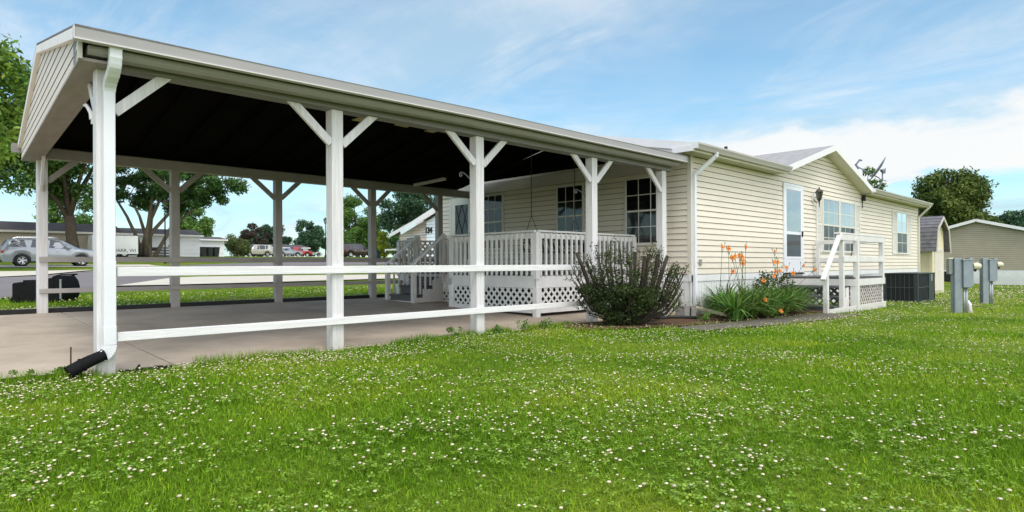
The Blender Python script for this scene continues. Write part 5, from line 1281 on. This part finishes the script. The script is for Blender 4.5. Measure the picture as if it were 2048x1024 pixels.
# ---- pruned bush
def pruned_bush():
    b = thing('pruned_bush', 'hard pruned bush with thick cut stems before the carport corner', 'bush', (8.05,5.5,0)); rd = random.Random(4)
    st = MB(); cut = MB(); tips = []
    R = Vector((math.cos(TH), -math.sin(TH), 0)); Fv = Vector((math.sin(TH), math.cos(TH), 0)); base = Vector((8.0,5.66,-.02))
    # (right offset, depth offset, height, radius, cut?)
    spec = [(-.83,.0,1.16,.036,1),(-.66,.1,1.02,.03,1),(-.50,-.1,1.1,.02,0),(-.30,.1,1.28,.02,0),(-.12,.0,1.2,.022,0),(.02,-.12,1.02,.030,1),(.14,.1,1.16,.034,1),(.26,-.05,1.10,.036,1),(.36,.05,1.13,.036,1),(.50,.0,1.12,.040,1),(.66,.05,1.10,.038,1),(.78,.1,1.0,.022,0),(.86,-.1,.85,.018,0),(.92,.1,.70,.020,0),(.88,-.05,.58,.026,0),(-.86,.0,.72,.018,0),(-.7,-.2,.6,.016,0)]
    for i in range(64):
        ra = rd.uniform(-1,1); spec.append((ra*.98, rd.uniform(-.4,.35), (rd.uniform(.75,1.28) if abs(ra) < .7 else rd.uniform(.35,1.0)), rd.uniform(.006,.013), 0))
    for (rr_, dd, h, r_, c_) in spec:
        rr_ *= .95; r_ *= .82
        tip = base+R*rr_+Fv*dd+Vector((0,0,h)); b0 = base+R*(rr_*.12)+Fv*(dd*.2)
        mid = b0.lerp(tip, .5)+R*(rr_*.13)+Vector((0,0,-.09*h+rd.uniform(-.03,.03))); q = b0.lerp(tip, .25)+R*(rr_*.08)
        m3 = mid.lerp(tip, .5)+Vector((rd.uniform(-.02,.02),rd.uniform(-.02,.02),0))
        st.tube([b0, q, mid, m3, tip], [r_*1.35, r_*1.2, r_, r_*.95, r_*(.95 if c_ else .35)], 8)
        if c_ or (r_ > .009 and rd.random() < .5):
            d = (tip-m3).normalized(); cut.tube([tip-d*.002, tip+d*.006], [r_*.93, r_*.90], 9)
        for k in range(3 if c_ else 5):
            t = rd.uniform(.45,.98); p = (mid.lerp(tip, (t-.5)*2) if t > .5 else q.lerp(mid, t*2))
            e = p+Vector((rd.uniform(-.12,.12), rd.uniform(-.12,.12), rd.uniform(.03,.2))); st.tube([p, p.lerp(e,.5)+Vector((0,0,.02)), e], [.006,.004,.002], 5); tips.append(e); tips.append(p.lerp(e,.6))
    st.build('stem', M['bark_bush'], b, smooth=True); cut.build('cut_end', M['cut_wood'], b)
    cs = [(p.x,p.y,p.z) for p in tips if rd.random() < .75]
    V1, F1 = leaf_quads(cs, [.075]*len(cs), 8200, .017, seed=41)
    low = []; lr = []
    for i in range(95):
        a = rd.uniform(-.68,.48); h = rd.uniform(.10,.66); dd = rd.uniform(-.4,.3); k = .35+h*1.1
        if a > .3 and h < .35: continue
        low.append(tuple(base+R*a*min(1,k)+Fv*dd*min(1,k)+Vector((0,0,h)))); lr.append(rd.uniform(.09,.15))
    V2, F2 = leaf_quads(low, lr, 15000, .019, seed=42)
    V = np.concatenate([V1, V2]); F = np.concatenate([F1, F2+len(V1)]); npmesh('foliage', V, F, M['leaf_bush'], b)
M['bark_bush'] = mat('bark_bush', (.065,.052,.036), .9, .45, 12, .6, 40)
pruned_bush()

# ---- daylilies
def ribbon(V, F, p0, d, L_, w, arch, nseg=6, fold=0):
    """arching strap leaf"""
    o = len(V); side = Vector((-d.y, d.x, 0)).normalized(); 
    for i in range(nseg+1):
        t = i/nseg; x = L_*arch*t*t*.9+L_*.12*t; z = L_*(t*1.0-.55*arch*t*t*1.25); ww = w*(1-t**2.2)*(.7+.5*min(1,t*3))/2+.0008
        c = p0+d*x+Vector((0,0,max(z,.01))); V.append(tuple(c+side*ww)); V.append(tuple(c-side*ww))
    for i in range(nseg): F.append((o+2*i, o+2*i+1, o+2*i+3, o+2*i+2))
def daylilies():
    rd = random.Random(9); k = 0
    spots = []
    for row, (y0, xa, xb, n) in enumerate(((5.85,10.95,14.3,6),(5.35,10.3,13.9,6),(4.98,9.9,13.2,6))):
        for i in range(n): spots.append((xa+(xb-xa)*(i+.5)/n+rd.uniform(-.12,.12), y0+rd.uniform(-.1,.1)))
    R = Vector((math.cos(TH), -math.sin(TH), 0))
    # flower stalk list in (x, y, height)
    stalks = [(11.2,5.75,1.27),(11.35,5.5,1.10),(11.55,5.8,1.24),(11.1,5.5,1.06),(11.7,5.6,1.08),(11.95,5.7,1.02),(12.5,5.9,1.30),(11.3,5.6,.80),(11.75,5.2,.62),(12.5,5.3,.78),(12.7,5.3,.80),(12.9,5.5,.98),(13.1,5.5,.98),(13.3,5.4,.86),(13.9,5.9,1.22),(13.4,5.3,.74),(15.0,5.7,.90),(14.6,5.3,.80),(12.2,5.2,.70),(11.0,4.85,.30),(10.95,4.55,.12),(12.0,5.9,1.1),(12.15,5.8,.95)]
    done = set()
    words = ['at left end by the downspout','left of the middle of the bed','in the middle of the bed','right of the middle of the bed','near the steps','at right end of the bed']
    rows = ['back row','middle row','front row']
    for i, (x, y) in enumerate(spots):
        t = thing('daylily', 'daylily clump, %s, %s' % (rows[i//6], words[i % 6]), 'flower plant', (x, y, 0), group='daylily clumps with orange flowers along the wall')
        V = []; F = []; nl = 105
        for j in range(nl):
            a = rd.uniform(0, 2*PI); d = Vector((math.cos(a), math.sin(a), 0)); r_ = rd.uniform(0,.14); ribbon(V, F, Vector((x+d.x*r_, y+d.y*r_, 0)), d, rd.uniform(.38,.95), rd.uniform(.016,.042), rd.uniform(.4,1.3))
        npmesh('leaves', V, F, M['leaf_lily'], t)
        mine = [s for s in stalks if min(range(len(spots)), key=lambda q: (spots[q][0]-s[0])**2+(spots[q][1]-s[1])**2) == i]
        for (sx, sy, sh) in mine:
            b0 = Vector((x+rd.uniform(-.05,.05), y+rd.uniform(-.05,.05), 0)); top = Vector((sx, sy, sh))
            mid = b0.lerp(top, .5)+Vector((0,0,.04)); s = MB().tube([b0, mid, top], [.006,.005,.004], 5)
            fork = []
            for k in range(2): e = top+Vector((rd.uniform(-.09,.09), rd.uniform(-.06,.06), rd.uniform(.0,.08))); s.tube([mid.lerp(top,.8), e], [.003,.003], 5); fork.append(e)
            so = s.build('stalk', M['stalk'], t, smooth=True)
            # flower: six petals facing the camera side, slightly up
            look = Vector((rd.uniform(-.9,.1), rd.uniform(-1,-.3), rd.uniform(-.1,.6))).normalized(); u = look.orthogonal().normalized(); v = look.cross(u); fv = []; ff = []
            for kk in range(6):
                a = PI/3*kk+rd.uniform(-.1,.1); rad = u*math.cos(a)+v*math.sin(a); sd = look.cross(rad); o = len(fv); L_ = .050
                for i2, (q, wq, ln) in enumerate(((0,.004,-.02),(.35,.014,.02),(.7,.017,.028),(1,.003,.01))):
                    c = top+rad*(L_*q)+look*ln; fv.append(tuple(c+sd*wq)); fv.append(tuple(c-sd*wq))
                for i2 in range(3): ff.append((o+2*i2, o+2*i2+1, o+2*i2+3, o+2*i2+2))
            npmesh('flower', fv, ff, M['petal'], t)
            bd = MB()
            for e in fork: bd.tube([e, e+Vector((0,0,.02)), e+Vector((.005,0,.05))], [.004,.009,.003], 6)
            bd.build('bud', M['bud'], t)
        if i in (3, 4, 9, 10):
            # broad leaved companion foliage poking through
            V, F = leaf_quads([(x+rd.uniform(-.2,.2), y+rd.uniform(-.2,.2), z_) for z_ in (.35,.5,.62,.72,.55)], [.16,.17,.15,.12,.18], 260, .028, seed=60+i); npmesh('side_foliage', V, F, M['leaf_bush'], t)
M['stalk'] = mat('stalk', (.10,.13,.04), .7, .3, 5)
daylilies()

# small weeds at the slab edge
def weed(x, y, h, n, lab, seed):
    rd = random.Random(seed); w = MB(); V = []; F = []
    for i in range(n):
        a = rd.uniform(0, 2*PI); d = Vector((math.cos(a), math.sin(a), 0)); ribbon(V, F, Vector((x, y, 0)), d, h*rd.uniform(.6,1.1), .014, rd.uniform(.2,.9))
    V2, F2 = leaf_quads([(x+rd.uniform(-.08,.08), y+rd.uniform(-.08,.08), h*rd.uniform(.2,.8)) for k in range(7)], [h*.25]*7, 170, .016, seed=seed)
    V = np.array(V); F = np.array(F); V = np.concatenate([V, V2]); F = np.concatenate([F, F2+len(V)-len(V2)])
    o = npmesh('weed', V, F, M['leaf_lily'], org=(x,y,0)); tag(o, lab, 'weed', 'weeds along the slab edge')
for i, (x, y, h, n, lab) in enumerate(((5.15,6.38,.16,5,'small weed at the foot of the third near carport post'),(5.9,6.35,.15,8,'spiky weed just right of the third near carport post'),(6.35,6.3,.18,6,'leafy weed left of the pruned bush, smaller of two'),(6.75,6.2,.22,8,'leafy weed left of the pruned bush, larger of two'),(.93,6.5,.12,9,'grassy weed under the black drain pipe'),(9.5,5.2,.2,6,'weed between the pruned bush and daylilies'),(10.1,5.0,.2,6,'weed at front left corner of the daylilies'),(.72,6.5,.11,7,'low grassy weed left of the metal stake'))): weed(x, y, h, n, lab, 70+i)

# ================================================================== GRASS AND CLOVER
HX = [(-16,10.9,6.43,12.62),(10.7,27.6,6.1,14.2)]
def blocked(X, Y):
    b = np.zeros(len(X), bool)
    for x0, x1, y0, y1 in HX: b |= (X > x0) & (X < x1) & (Y > y0) & (Y < y1)
    b |= (X > 14.9) & (X < 17.1) & (Y > 4.62) & (Y < 6.3); b |= (X > 20.3) & (X < 22.3) & (Y > 4.6) & (Y < 5.5)
    wy = 4.42-(X-8)*.2; wy = np.where(X > 9.8, 4.15-(X-9.8)*.06, wy)
    b |= (X > 8.1) & (X < 13.3) & (Y > wy+.10+.12*np.sin(X*5.1)*np.sin(X*1.7)) & (Y < wy+.56)
    b |= (X > 9.95) & (X < 15) & (Y > 4.8) & (Y < 6.3); b |= (X > 29.7) & (X < 31.8) & (Y > 6.2) & (Y < 9)
    b |= (X > 13.2) & (X < 15.0) & (Y > 4.62)& (Y < 6.3)
    mb_ = (X > 7.5) & (X < 10.1) & (Y > 5.15+(.35*(8.2-X)*(X < 8.2))) & (Y < 6.3); b |= mb_
    return b
def vnoise(X, Y, s, seed):
    r = np.random.default_rng(seed); G = r.random((256, 256)); x = X*s; y = Y*s; xi = np.floor(x).astype(int); yi = np.floor(y).astype(int); fx = x-xi; fy = y-yi; fx = fx*fx*(3-2*fx); fy = fy*fy*(3-2*fy)
    q = lambda a, b: G[a % 256, b % 256]
    return (q(xi,yi)*(1-fx)+q(xi+1,yi)*fx)*(1-fy)+(q(xi,yi+1)*(1-fx)+q(xi+1,yi+1)*fx)*fy
gv = np.vectorize(g)
def scatter(n, d0, d1, seed, p=1.0, u=1.0):
    """points in the wedge of lawn seen from near the viewpoint, thinner with distance"""
    r = np.random.default_rng(seed); D = d0*(d1/d0)**(r.random(n)**p); U = (r.random(n)*2-1)*u
    X = D*(math.sin(TH)+U*math.cos(TH)); Y = D*(math.cos(TH)-U*math.sin(TH)); ok = ~blocked(X, Y); return X[ok], Y[ok], D[ok], r
def grass_layer(name, n, d0, d1, seed, h0, w0, wgrow, segs, u=1.0, ymin=-99, ymax=6.43, m='grass_blade'):
    X, Y, D, r = scatter(n, d0, d1, seed, u=u); k = (Y < ymax) & (Y > ymin); X, Y, D = X[k], Y[k], D[k]; n = len(X)
    Z = gv(X, Y)-.004; pn = vnoise(X, Y, .8, 5)*.6+vnoise(X, Y, 2.6, 6)*.4
    kk = r.random(n) < .45+1.3*vnoise(X, Y, 4.5, 7); X, Y, D, Z, pn = X[kk], Y[kk], D[kk], Z[kk], pn[kk]; n = len(X)
    h = h0*(.45+.8*r.random(n)**1.5)*(.70+.6*pn); w = w0*np.maximum(1, D/wgrow)*(.7+.6*r.random(n)); a = r.random(n)*2*PI; lean = (.2+1.1*r.random(n))*h
    dx, dy = np.cos(a), np.sin(a); sx, sy = -dy*w/2, dx*w/2
    if segs == 1:
        V = np.stack([np.stack([X-sx, Y-sy, Z], 1), np.stack([X+sx, Y+sy, Z], 1), np.stack([X+dx*lean, Y+dy*lean, Z+h], 1)], 1).reshape(-1, 3); F = np.arange(n*3).reshape(-1, 3)
    else:
        m1 = .55; mx, my = X+dx*lean*.3, Y+dy*lean*.3
        V = np.stack([np.stack([X-sx, Y-sy, Z], 1), np.stack([X+sx, Y+sy, Z], 1), np.stack([mx+sx*.8, my+sy*.8, Z+h*m1], 1), np.stack([mx-sx*.8, my-sy*.8, Z+h*m1], 1), np.stack([X+dx*lean, Y+dy*lean, Z+h*.95], 1)], 1).reshape(-1, 3)
        b = np.arange(n)[:,None]*5; F = np.concatenate([b+np.array([0,1,2]), b+np.array([0,2,3]), b+np.array([3,2,4])])
    o = npmesh(name, V, F, M[m]); return o
def grassmat():
    m = bpy.data.materials.new('grass_blade'); m.use_nodes = True; N, L = nodes(m); b = N['Principled BSDF']; b.inputs['Roughness'].default_value = .7; b.inputs['Specular IOR Level'].default_value = .06
    tc = N.new('ShaderNodeTexCoord'); n = N.new('ShaderNodeTexNoise'); n.inputs['Scale'].default_value = .55; n.inputs['Detail'].default_value = 5; L.new(tc.outputs['Object'], n.inputs[0])
    r1 = N.new('ShaderNodeValToRGB'); e = r1.color_ramp.elements; e[0].position = .36; e[1].position = .66; e[0].color = (.165,.335,.018,1); e[1].color = (.37,.50,.04,1)
    e2 = r1.color_ramp.elements.new(.52); e2.color = (.25,.43,.028,1)
    L.new(n.outputs['Fac'], r1.inputs[0]); ge = N.new('ShaderNodeNewGeometry'); r2 = N.new('ShaderNodeValToRGB'); e = r2.color_ramp.elements; e[0].color = (.45,.5,.42,1); e[1].color = (1.45,1.3,1.2,1)
    x = r2.color_ramp.elements.new(.97); x.color = (1.15,1.1,1.0,1); r2.color_ramp.elements[-1].color = (2.2,1.5,2.0,1)
    L.new(ge.outputs['Random Per Island'], r2.inputs[0]); mu = N.new('ShaderNodeMixRGB'); mu.blend_type = 'MULTIPLY'; mu.inputs[0].default_value = 1; L.new(r1.outputs[0], mu.inputs[1]); L.new(r2.outputs[0], mu.inputs[2]); L.new(mu.outputs[0], b.inputs['Base Color'])
    tr = N.new('ShaderNodeBsdfTranslucent'); L.new(mu.outputs[0], tr.inputs[0]); ms = N.new('ShaderNodeMixShader'); ms.inputs[0].default_value = .35; L.new(b.outputs[0], ms.inputs[1]); L.new(tr.outputs[0], ms.inputs[2]); L.new(ms.outputs[0], N['Material Output'].inputs[0])
    M['grass_blade'] = m
grassmat()
def stuff(o, lab, cat): o['kind'] = 'stuff'; return tag(o, lab, cat)
stuff(grass_layer('lawn_grass', 340000, 1.7, 9, 101, .035, .0036, 3.2, 3, 1.05), 'short green lawn grass in the foreground', 'grass')
stuff(grass_layer('lawn_grass', 150000, 8.5, 45, 102, .062, .0085, 12, 1, .92), 'green lawn grass farther out toward the side deck and meters', 'grass')
stuff(grass_layer('lawn_grass', 60000, 11, 19, 103, .085, .010, 12, 1, .9, ymin=12.62, ymax=17.3), 'green verge grass between the carport slab and road', 'grass')

def edge_tufts():
    r = np.random.default_rng(77); n = 9000; X = .4+7.2*r.random(n); Y = 6.44-.16*r.random(n)**2; k = vnoise(X, Y, 2.2, 31) > .38; X, Y = X[k], Y[k]
    n = len(X); Z = gv(X, Y)-.004; h = .05+.07*r.random(n)*vnoise(X, Y, 3, 32)*1.6; w = .005; a = r.random(n)*2*PI; ln = h*.7*r.random(n); sx, sy = -np.sin(a)*w/2, np.cos(a)*w/2
    V = np.stack([np.stack([X-sx, Y-sy, Z], 1), np.stack([X+sx, Y+sy, Z], 1), np.stack([X+np.cos(a)*ln, Y+np.sin(a)*ln, Z+h], 1)], 1).reshape(-1, 3)
    stuff(npmesh('edge_grass', V, np.arange(n*3).reshape(-1, 3), M['grass_blade']), 'longer untrimmed grass along the near slab edge', 'grass')
edge_tufts()
def clover():
    def pts(n, d0, d1, seed, base):
        X, Y, D, r = scatter(n, d0, d1, seed, u=1.0); dn = vnoise(X, Y, 1.1, 21)*.5+vnoise(X, Y, 3.1, 22)*.5
        edge = np.exp(-((Y-6.05)/.5)**2)*(X < 8)+np.exp(-((Y-(4.5-(X-7)*.12))/.42)**2)*((X > 6) & (X < 14))*1.0+.35*(D > 9)*(Y > 3.0)
        dens = base*(np.clip(dn-.34, 0, 1)*2.8+.10)+edge*1.3*(.4+dn); k = (r.random(len(X)) < dens) & (Y < 6.40); return X[k], Y[k], D[k], r
    # per-area thinning is log in distance; weights keep the count natural
    ic = bmesh.new(); bmesh.ops.create_icosphere(ic, subdivisions=1, radius=1); v0 = np.array([v.co[:] for v in ic.verts]); f0 = np.array([[v.index for v in f.verts] for f in ic.faces]); ic.free()
    ic = bmesh.new(); bmesh.ops.create_icosphere(ic, subdivisions=3, radius=1); v2 = np.array([v.co[:] for v in ic.verts]); f2 = np.array([[v.index for v in f.verts] for f in ic.faces]); ic.free()
    rr = np.random.default_rng(3); v2 = v2*(1+(rr.random(len(v2))[:,None]-.5)*.5)
    for nm, (n, d0, d1, seed, base), (vv, ff), lab in (('clover_flowers', (24000,1.9,6.5,201,.42), (v2,f2), 'white clover flower heads scattered in the near lawn'), ('clover_flowers', (42000,6.0,34,202,.42), (v0,f0), 'white clover flower heads across the farther lawn')):
        X, Y, D, r = pts(n, d0, d1, seed, base)
        if d0 < 3: 
            keep = r.random(len(X)) < np.clip(.30+.15*(D-2), .30, 1); X, Y, D = X[keep], Y[keep], D[keep]
        n = len(X); Z = gv(X, Y)+.026+.03*r.random(n); s = .0067*(.55+.8*r.random(n)**1.3)*np.maximum(1, D/8)
        V = (vv[None]*np.stack([s, s, s*.68], 1)[:,None,:]+np.stack([X, Y, Z], 1)[:,None,:]).reshape(-1, 3); F = (ff[None]+(np.arange(n)*len(vv))[:,None,None]).reshape(-1, 3)
        stuff(npmesh(nm, V, F, M['clover']), lab, 'clover')
    # trefoil leaves
    X, Y, D, r = pts(70000, 1.8, 9, 203, .5); n = len(X); Z = gv(X, Y)+.022+.028*r.random(n); V = []; a0 = r.random(n)*2*PI; s = .0085*(.7+.6*r.random(n)); tl = (r.random((n,2))-.5)*.8
    parts = []
    for k in range(3):
        a = a0+k*2*PI/3
        for (ra, da) in ((.15,0),(1.1,-.55),(1.75,-.22),(1.75,.22),(1.1,.55)):
            x = np.cos(a+da)*ra*s; y = np.sin(a+da)*ra*s; parts.append(np.stack([X+x, Y+y, Z+x*tl[:,0]+y*tl[:,1]], 1))
    V = np.stack(parts, 1).reshape(-1, 3); b = (np.arange(n)*15)[:,None]; F = np.concatenate([b+np.arange(5)+5*k for k in range(3)])
    stuff(npmesh('clover_leaves', V, F, M['clover_leaf']), 'three lobed clover leaves low in the lawn', 'clover')
    # verge flowers beyond the slab
    r = np.random.default_rng(9); n = 1500; X = r.random(n)*13-1; Y = 12.7+3.6*r.random(n)**1.5; k = vnoise(X, Y, 1.3, 8) > .35; X, Y = X[k], Y[k]; n = len(X); Z = gv(X, Y)+.07; s = .014*(.7+.6*r.random(n))
    V = (v0[None]*np.stack([s, s, s*.8], 1)[:,None,:]+np.stack([X, Y, Z], 1)[:,None,:]).reshape(-1, 3); F = (f0[None]+(np.arange(n)*len(v0))[:,None,None]).reshape(-1, 3)
    stuff(npmesh('clover_flowers', V, F, M['clover_dim']), 'pale clover flower heads in the verge beyond the slab', 'clover')
M['clover'] = mat('clover', (.84,.78,.62), .8, 0, 120, isl=.28, col2=(.55,.46,.30), spec=.05)
def clover_heads():
    m = M['clover']; N, L = nodes(m); b = N['Principled BSDF']; src = b.inputs['Base Color'].links[0].from_socket
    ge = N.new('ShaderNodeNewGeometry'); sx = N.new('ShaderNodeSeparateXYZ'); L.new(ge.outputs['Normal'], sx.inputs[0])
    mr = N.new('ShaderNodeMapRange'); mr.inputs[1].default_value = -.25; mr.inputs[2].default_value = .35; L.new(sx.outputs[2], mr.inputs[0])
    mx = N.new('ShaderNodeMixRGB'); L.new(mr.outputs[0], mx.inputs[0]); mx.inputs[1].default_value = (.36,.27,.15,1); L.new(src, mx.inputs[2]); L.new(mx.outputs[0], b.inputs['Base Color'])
clover_heads()
M['clover_dim'] = mat('clover_dim', (.60,.60,.30), .8, .2, 90, isl=.2, spec=.1)
M['clover_leaf'] = leafmat('clover_leaf', (.29,.42,.06), c2=(.19,.32,.03), isl=.35)
clover()

# ================================================================== SKY AND LIGHT
def sky():
    w = bpy.data.worlds.new("World"); scene.world = w; w.use_nodes = True; N, L = w.node_tree.nodes, w.node_tree.links; N.clear()
    out = N.new('ShaderNodeOutputWorld'); bg = N.new('ShaderNodeBackground'); bg.inputs[1].default_value = .145; L.new(bg.outputs[0], out.inputs[0])
    st = N.new('ShaderNodeTexSky'); st.sky_type = 'NISHITA'; st.sun_disc = False; st.sun_elevation = math.radians(SUN_EL); st.sun_rotation = math.radians(SUN_ROT); st.air_density = 1.0; st.dust_density = .6; st.ozone_density = 1.5
    tint = N.new('ShaderNodeMixRGB'); tint.blend_type = 'MULTIPLY'; tint.inputs[0].default_value = 1; tint.inputs[2].default_value = (1.0,1.37,1.36,1); L.new(st.outputs[0], tint.inputs[1])
    tc = N.new('ShaderNodeTexCoord'); sp = N.new('ShaderNodeSeparateXYZ'); L.new(tc.outputs['Generated'], sp.inputs[0])
    def math_(op, a, b=None, c=None):
        n = N.new('ShaderNodeMath'); n.operation = op
        for i, v in enumerate((a, b, c)):
            if v is None: continue
            if isinstance(v, (int, float)): n.inputs[i].default_value = v
            else: L.new(v, n.inputs[i])
        return n.outputs[0]
    zc = math_('MAXIMUM', sp.outputs[2], 0.0); den = math_('ADD', zc, .16)
    cx = math_('DIVIDE', sp.outputs[0], den); cy = math_('DIVIDE', sp.outputs[1], den)
    cv = N.new('ShaderNodeCombineXYZ'); L.new(cx, cv.inputs[0]); L.new(cy, cv.inputs[1])
    def noise(sc, det, rough, off, warp=0, st_=(1,1,1), rot=0):
        mp = N.new('ShaderNodeMapping'); mp.inputs['Location'].default_value = off; mp.inputs['Scale'].default_value = st_; mp.inputs['Rotation'].default_value = (0,0,rot); L.new(cv.outputs[0], mp.inputs[0])
        n = N.new('ShaderNodeTexNoise'); n.inputs['Scale'].default_value = sc; n.inputs['Detail'].default_value = det; n.inputs['Roughness'].default_value = rough; n.inputs['Distortion'].default_value = warp; L.new(mp.outputs[0], n.inputs[0]); return n.outputs['Fac']
    def ramp(v, a, b, c0=(0,0,0,1), c1=(1,1,1,1)):
        r = N.new('ShaderNodeValToRGB'); r.color_ramp.interpolation = 'EASE'; r.color_ramp.elements[0].position = a; r.color_ramp.elements[1].position = b; r.color_ramp.elements[0].color = c0; r.color_ramp.elements[1].color = c1; L.new(v, r.inputs[0]); return r.outputs[0]
    m1 = ramp(noise(.85, 9, .60, CLOUD_OFF, .5, (1,.6,1), .7), .42, .62)
    m2 = ramp(noise(2.2, 9, .64, (3.1,7.7,0), .9, (1,.40,1), .9), .48, .70)
    hor = ramp(zc, .0, .20, (1,1,1,1), (0,0,0,1))
    # long bright cloud bank low on the +X side, blue gap under it
    wz = math_('MULTIPLY_ADD', math_('SUBTRACT', noise(1.7, 8, .62, (9.0,2.0,0), .4), .5), .16, sp.outputs[2])
    up = math_('MULTIPLY_ADD', sp.outputs[0], -.22, .22); wz2 = math_('ADD', wz, up)
    bank = math_('MULTIPLY', math_('MULTIPLY', ramp(wz, .088, .118), ramp(wz2, .185, .225, (1,1,1,1), (0,0,0,1))), ramp(sp.outputs[0], .80, .90))
    s1_ = math_('MULTIPLY_ADD', m1, .50, math_('MULTIPLY', m2, .40)); s1_ = math_('MAXIMUM', math_('MULTIPLY_ADD', s1_, .85, .17), .17)
    bk = ramp(math_('MULTIPLY', sp.outputs[1], -1.0), .02, .30); s1_ = math_('MAXIMUM', s1_, math_('MULTIPLY', bk, math_('MULTIPLY_ADD', m1, .40, .50)))  # unseen cloud cover added behind the viewpoint to mute cyan glass reflections
    notb = math_('MULTIPLY', hor, math_('SUBTRACT', 1.0, math_('MULTIPLY', ramp(sp.outputs[0], .75, .9), .55)))
    s2_ = math_('MAXIMUM', s1_, math_('MULTIPLY', notb, .42)); s3_ = math_('MAXIMUM', s2_, math_('MULTIPLY', bank, .98)); s4_ = math_('MINIMUM', s3_, .97)
    mx = N.new('ShaderNodeMixRGB'); L.new(s4_, mx.inputs[0]); L.new(tint.outputs[0], mx.inputs[1])
    shade = ramp(noise(1.4, 6, .6, (1.7,4.4,0), .3), .35, .65, (3.9,5.1,5.9,1), (6.3,6.6,6.75,1)); L.new(shade, mx.inputs[2])
    bm = N.new('ShaderNodeMixRGB'); L.new(math_('MULTIPLY', bank, .92), bm.inputs[0]); L.new(mx.outputs[0], bm.inputs[1]); bm.inputs[2].default_value = (6.7,6.8,6.8,1)
    # sky behind the viewpoint is brightened, an added fill for the carport interior
    back = ramp(math_('MULTIPLY_ADD', sp.outputs[1], -1.0, math_('MULTIPLY', sp.outputs[0], -.55)), .05, .55, (1,1,1,1), (2.75,2.2,1.97,1))
    bx = N.new('ShaderNodeMixRGB'); bx.blend_type = 'MULTIPLY'; bx.inputs[0].default_value = 1; L.new(bm.outputs[0], bx.inputs[1]); L.new(back, bx.inputs[2])
    L.new(bx.outputs[0], bg.inputs[0])
SUN_AZ = Vector((-.42, -.9, 0)).normalized()   # horizontal direction toward the sun
SUN_EL = 60
SUN_ROT = math.degrees(math.atan2(SUN_AZ.x, SUN_AZ.y))
CLOUD_OFF = (2.3, .4, 0)
sky()
sl = bpy.data.lights.new('sun', 'SUN'); sl.energy = 2.1; sl.angle = math.radians(24); sl.color = (1, .965, .89)
so = bpy.data.objects.new('sun', sl); COL.objects.link(so)
dirv = Vector((SUN_AZ.x*math.cos(math.radians(SUN_EL)), SUN_AZ.y*math.cos(math.radians(SUN_EL)), math.sin(math.radians(SUN_EL))))
so.rotation_euler = dirv.to_track_quat('Z', 'Y').to_euler(); so.location = (0, 0, 30)
vs = scene.view_settings; vs.view_transform = 'Standard'; vs.look = 'None'; vs.exposure = 0; vs.gamma = 1
scene.cycles.max_bounces = 6; scene.cycles.transparent_max_bounces = 12
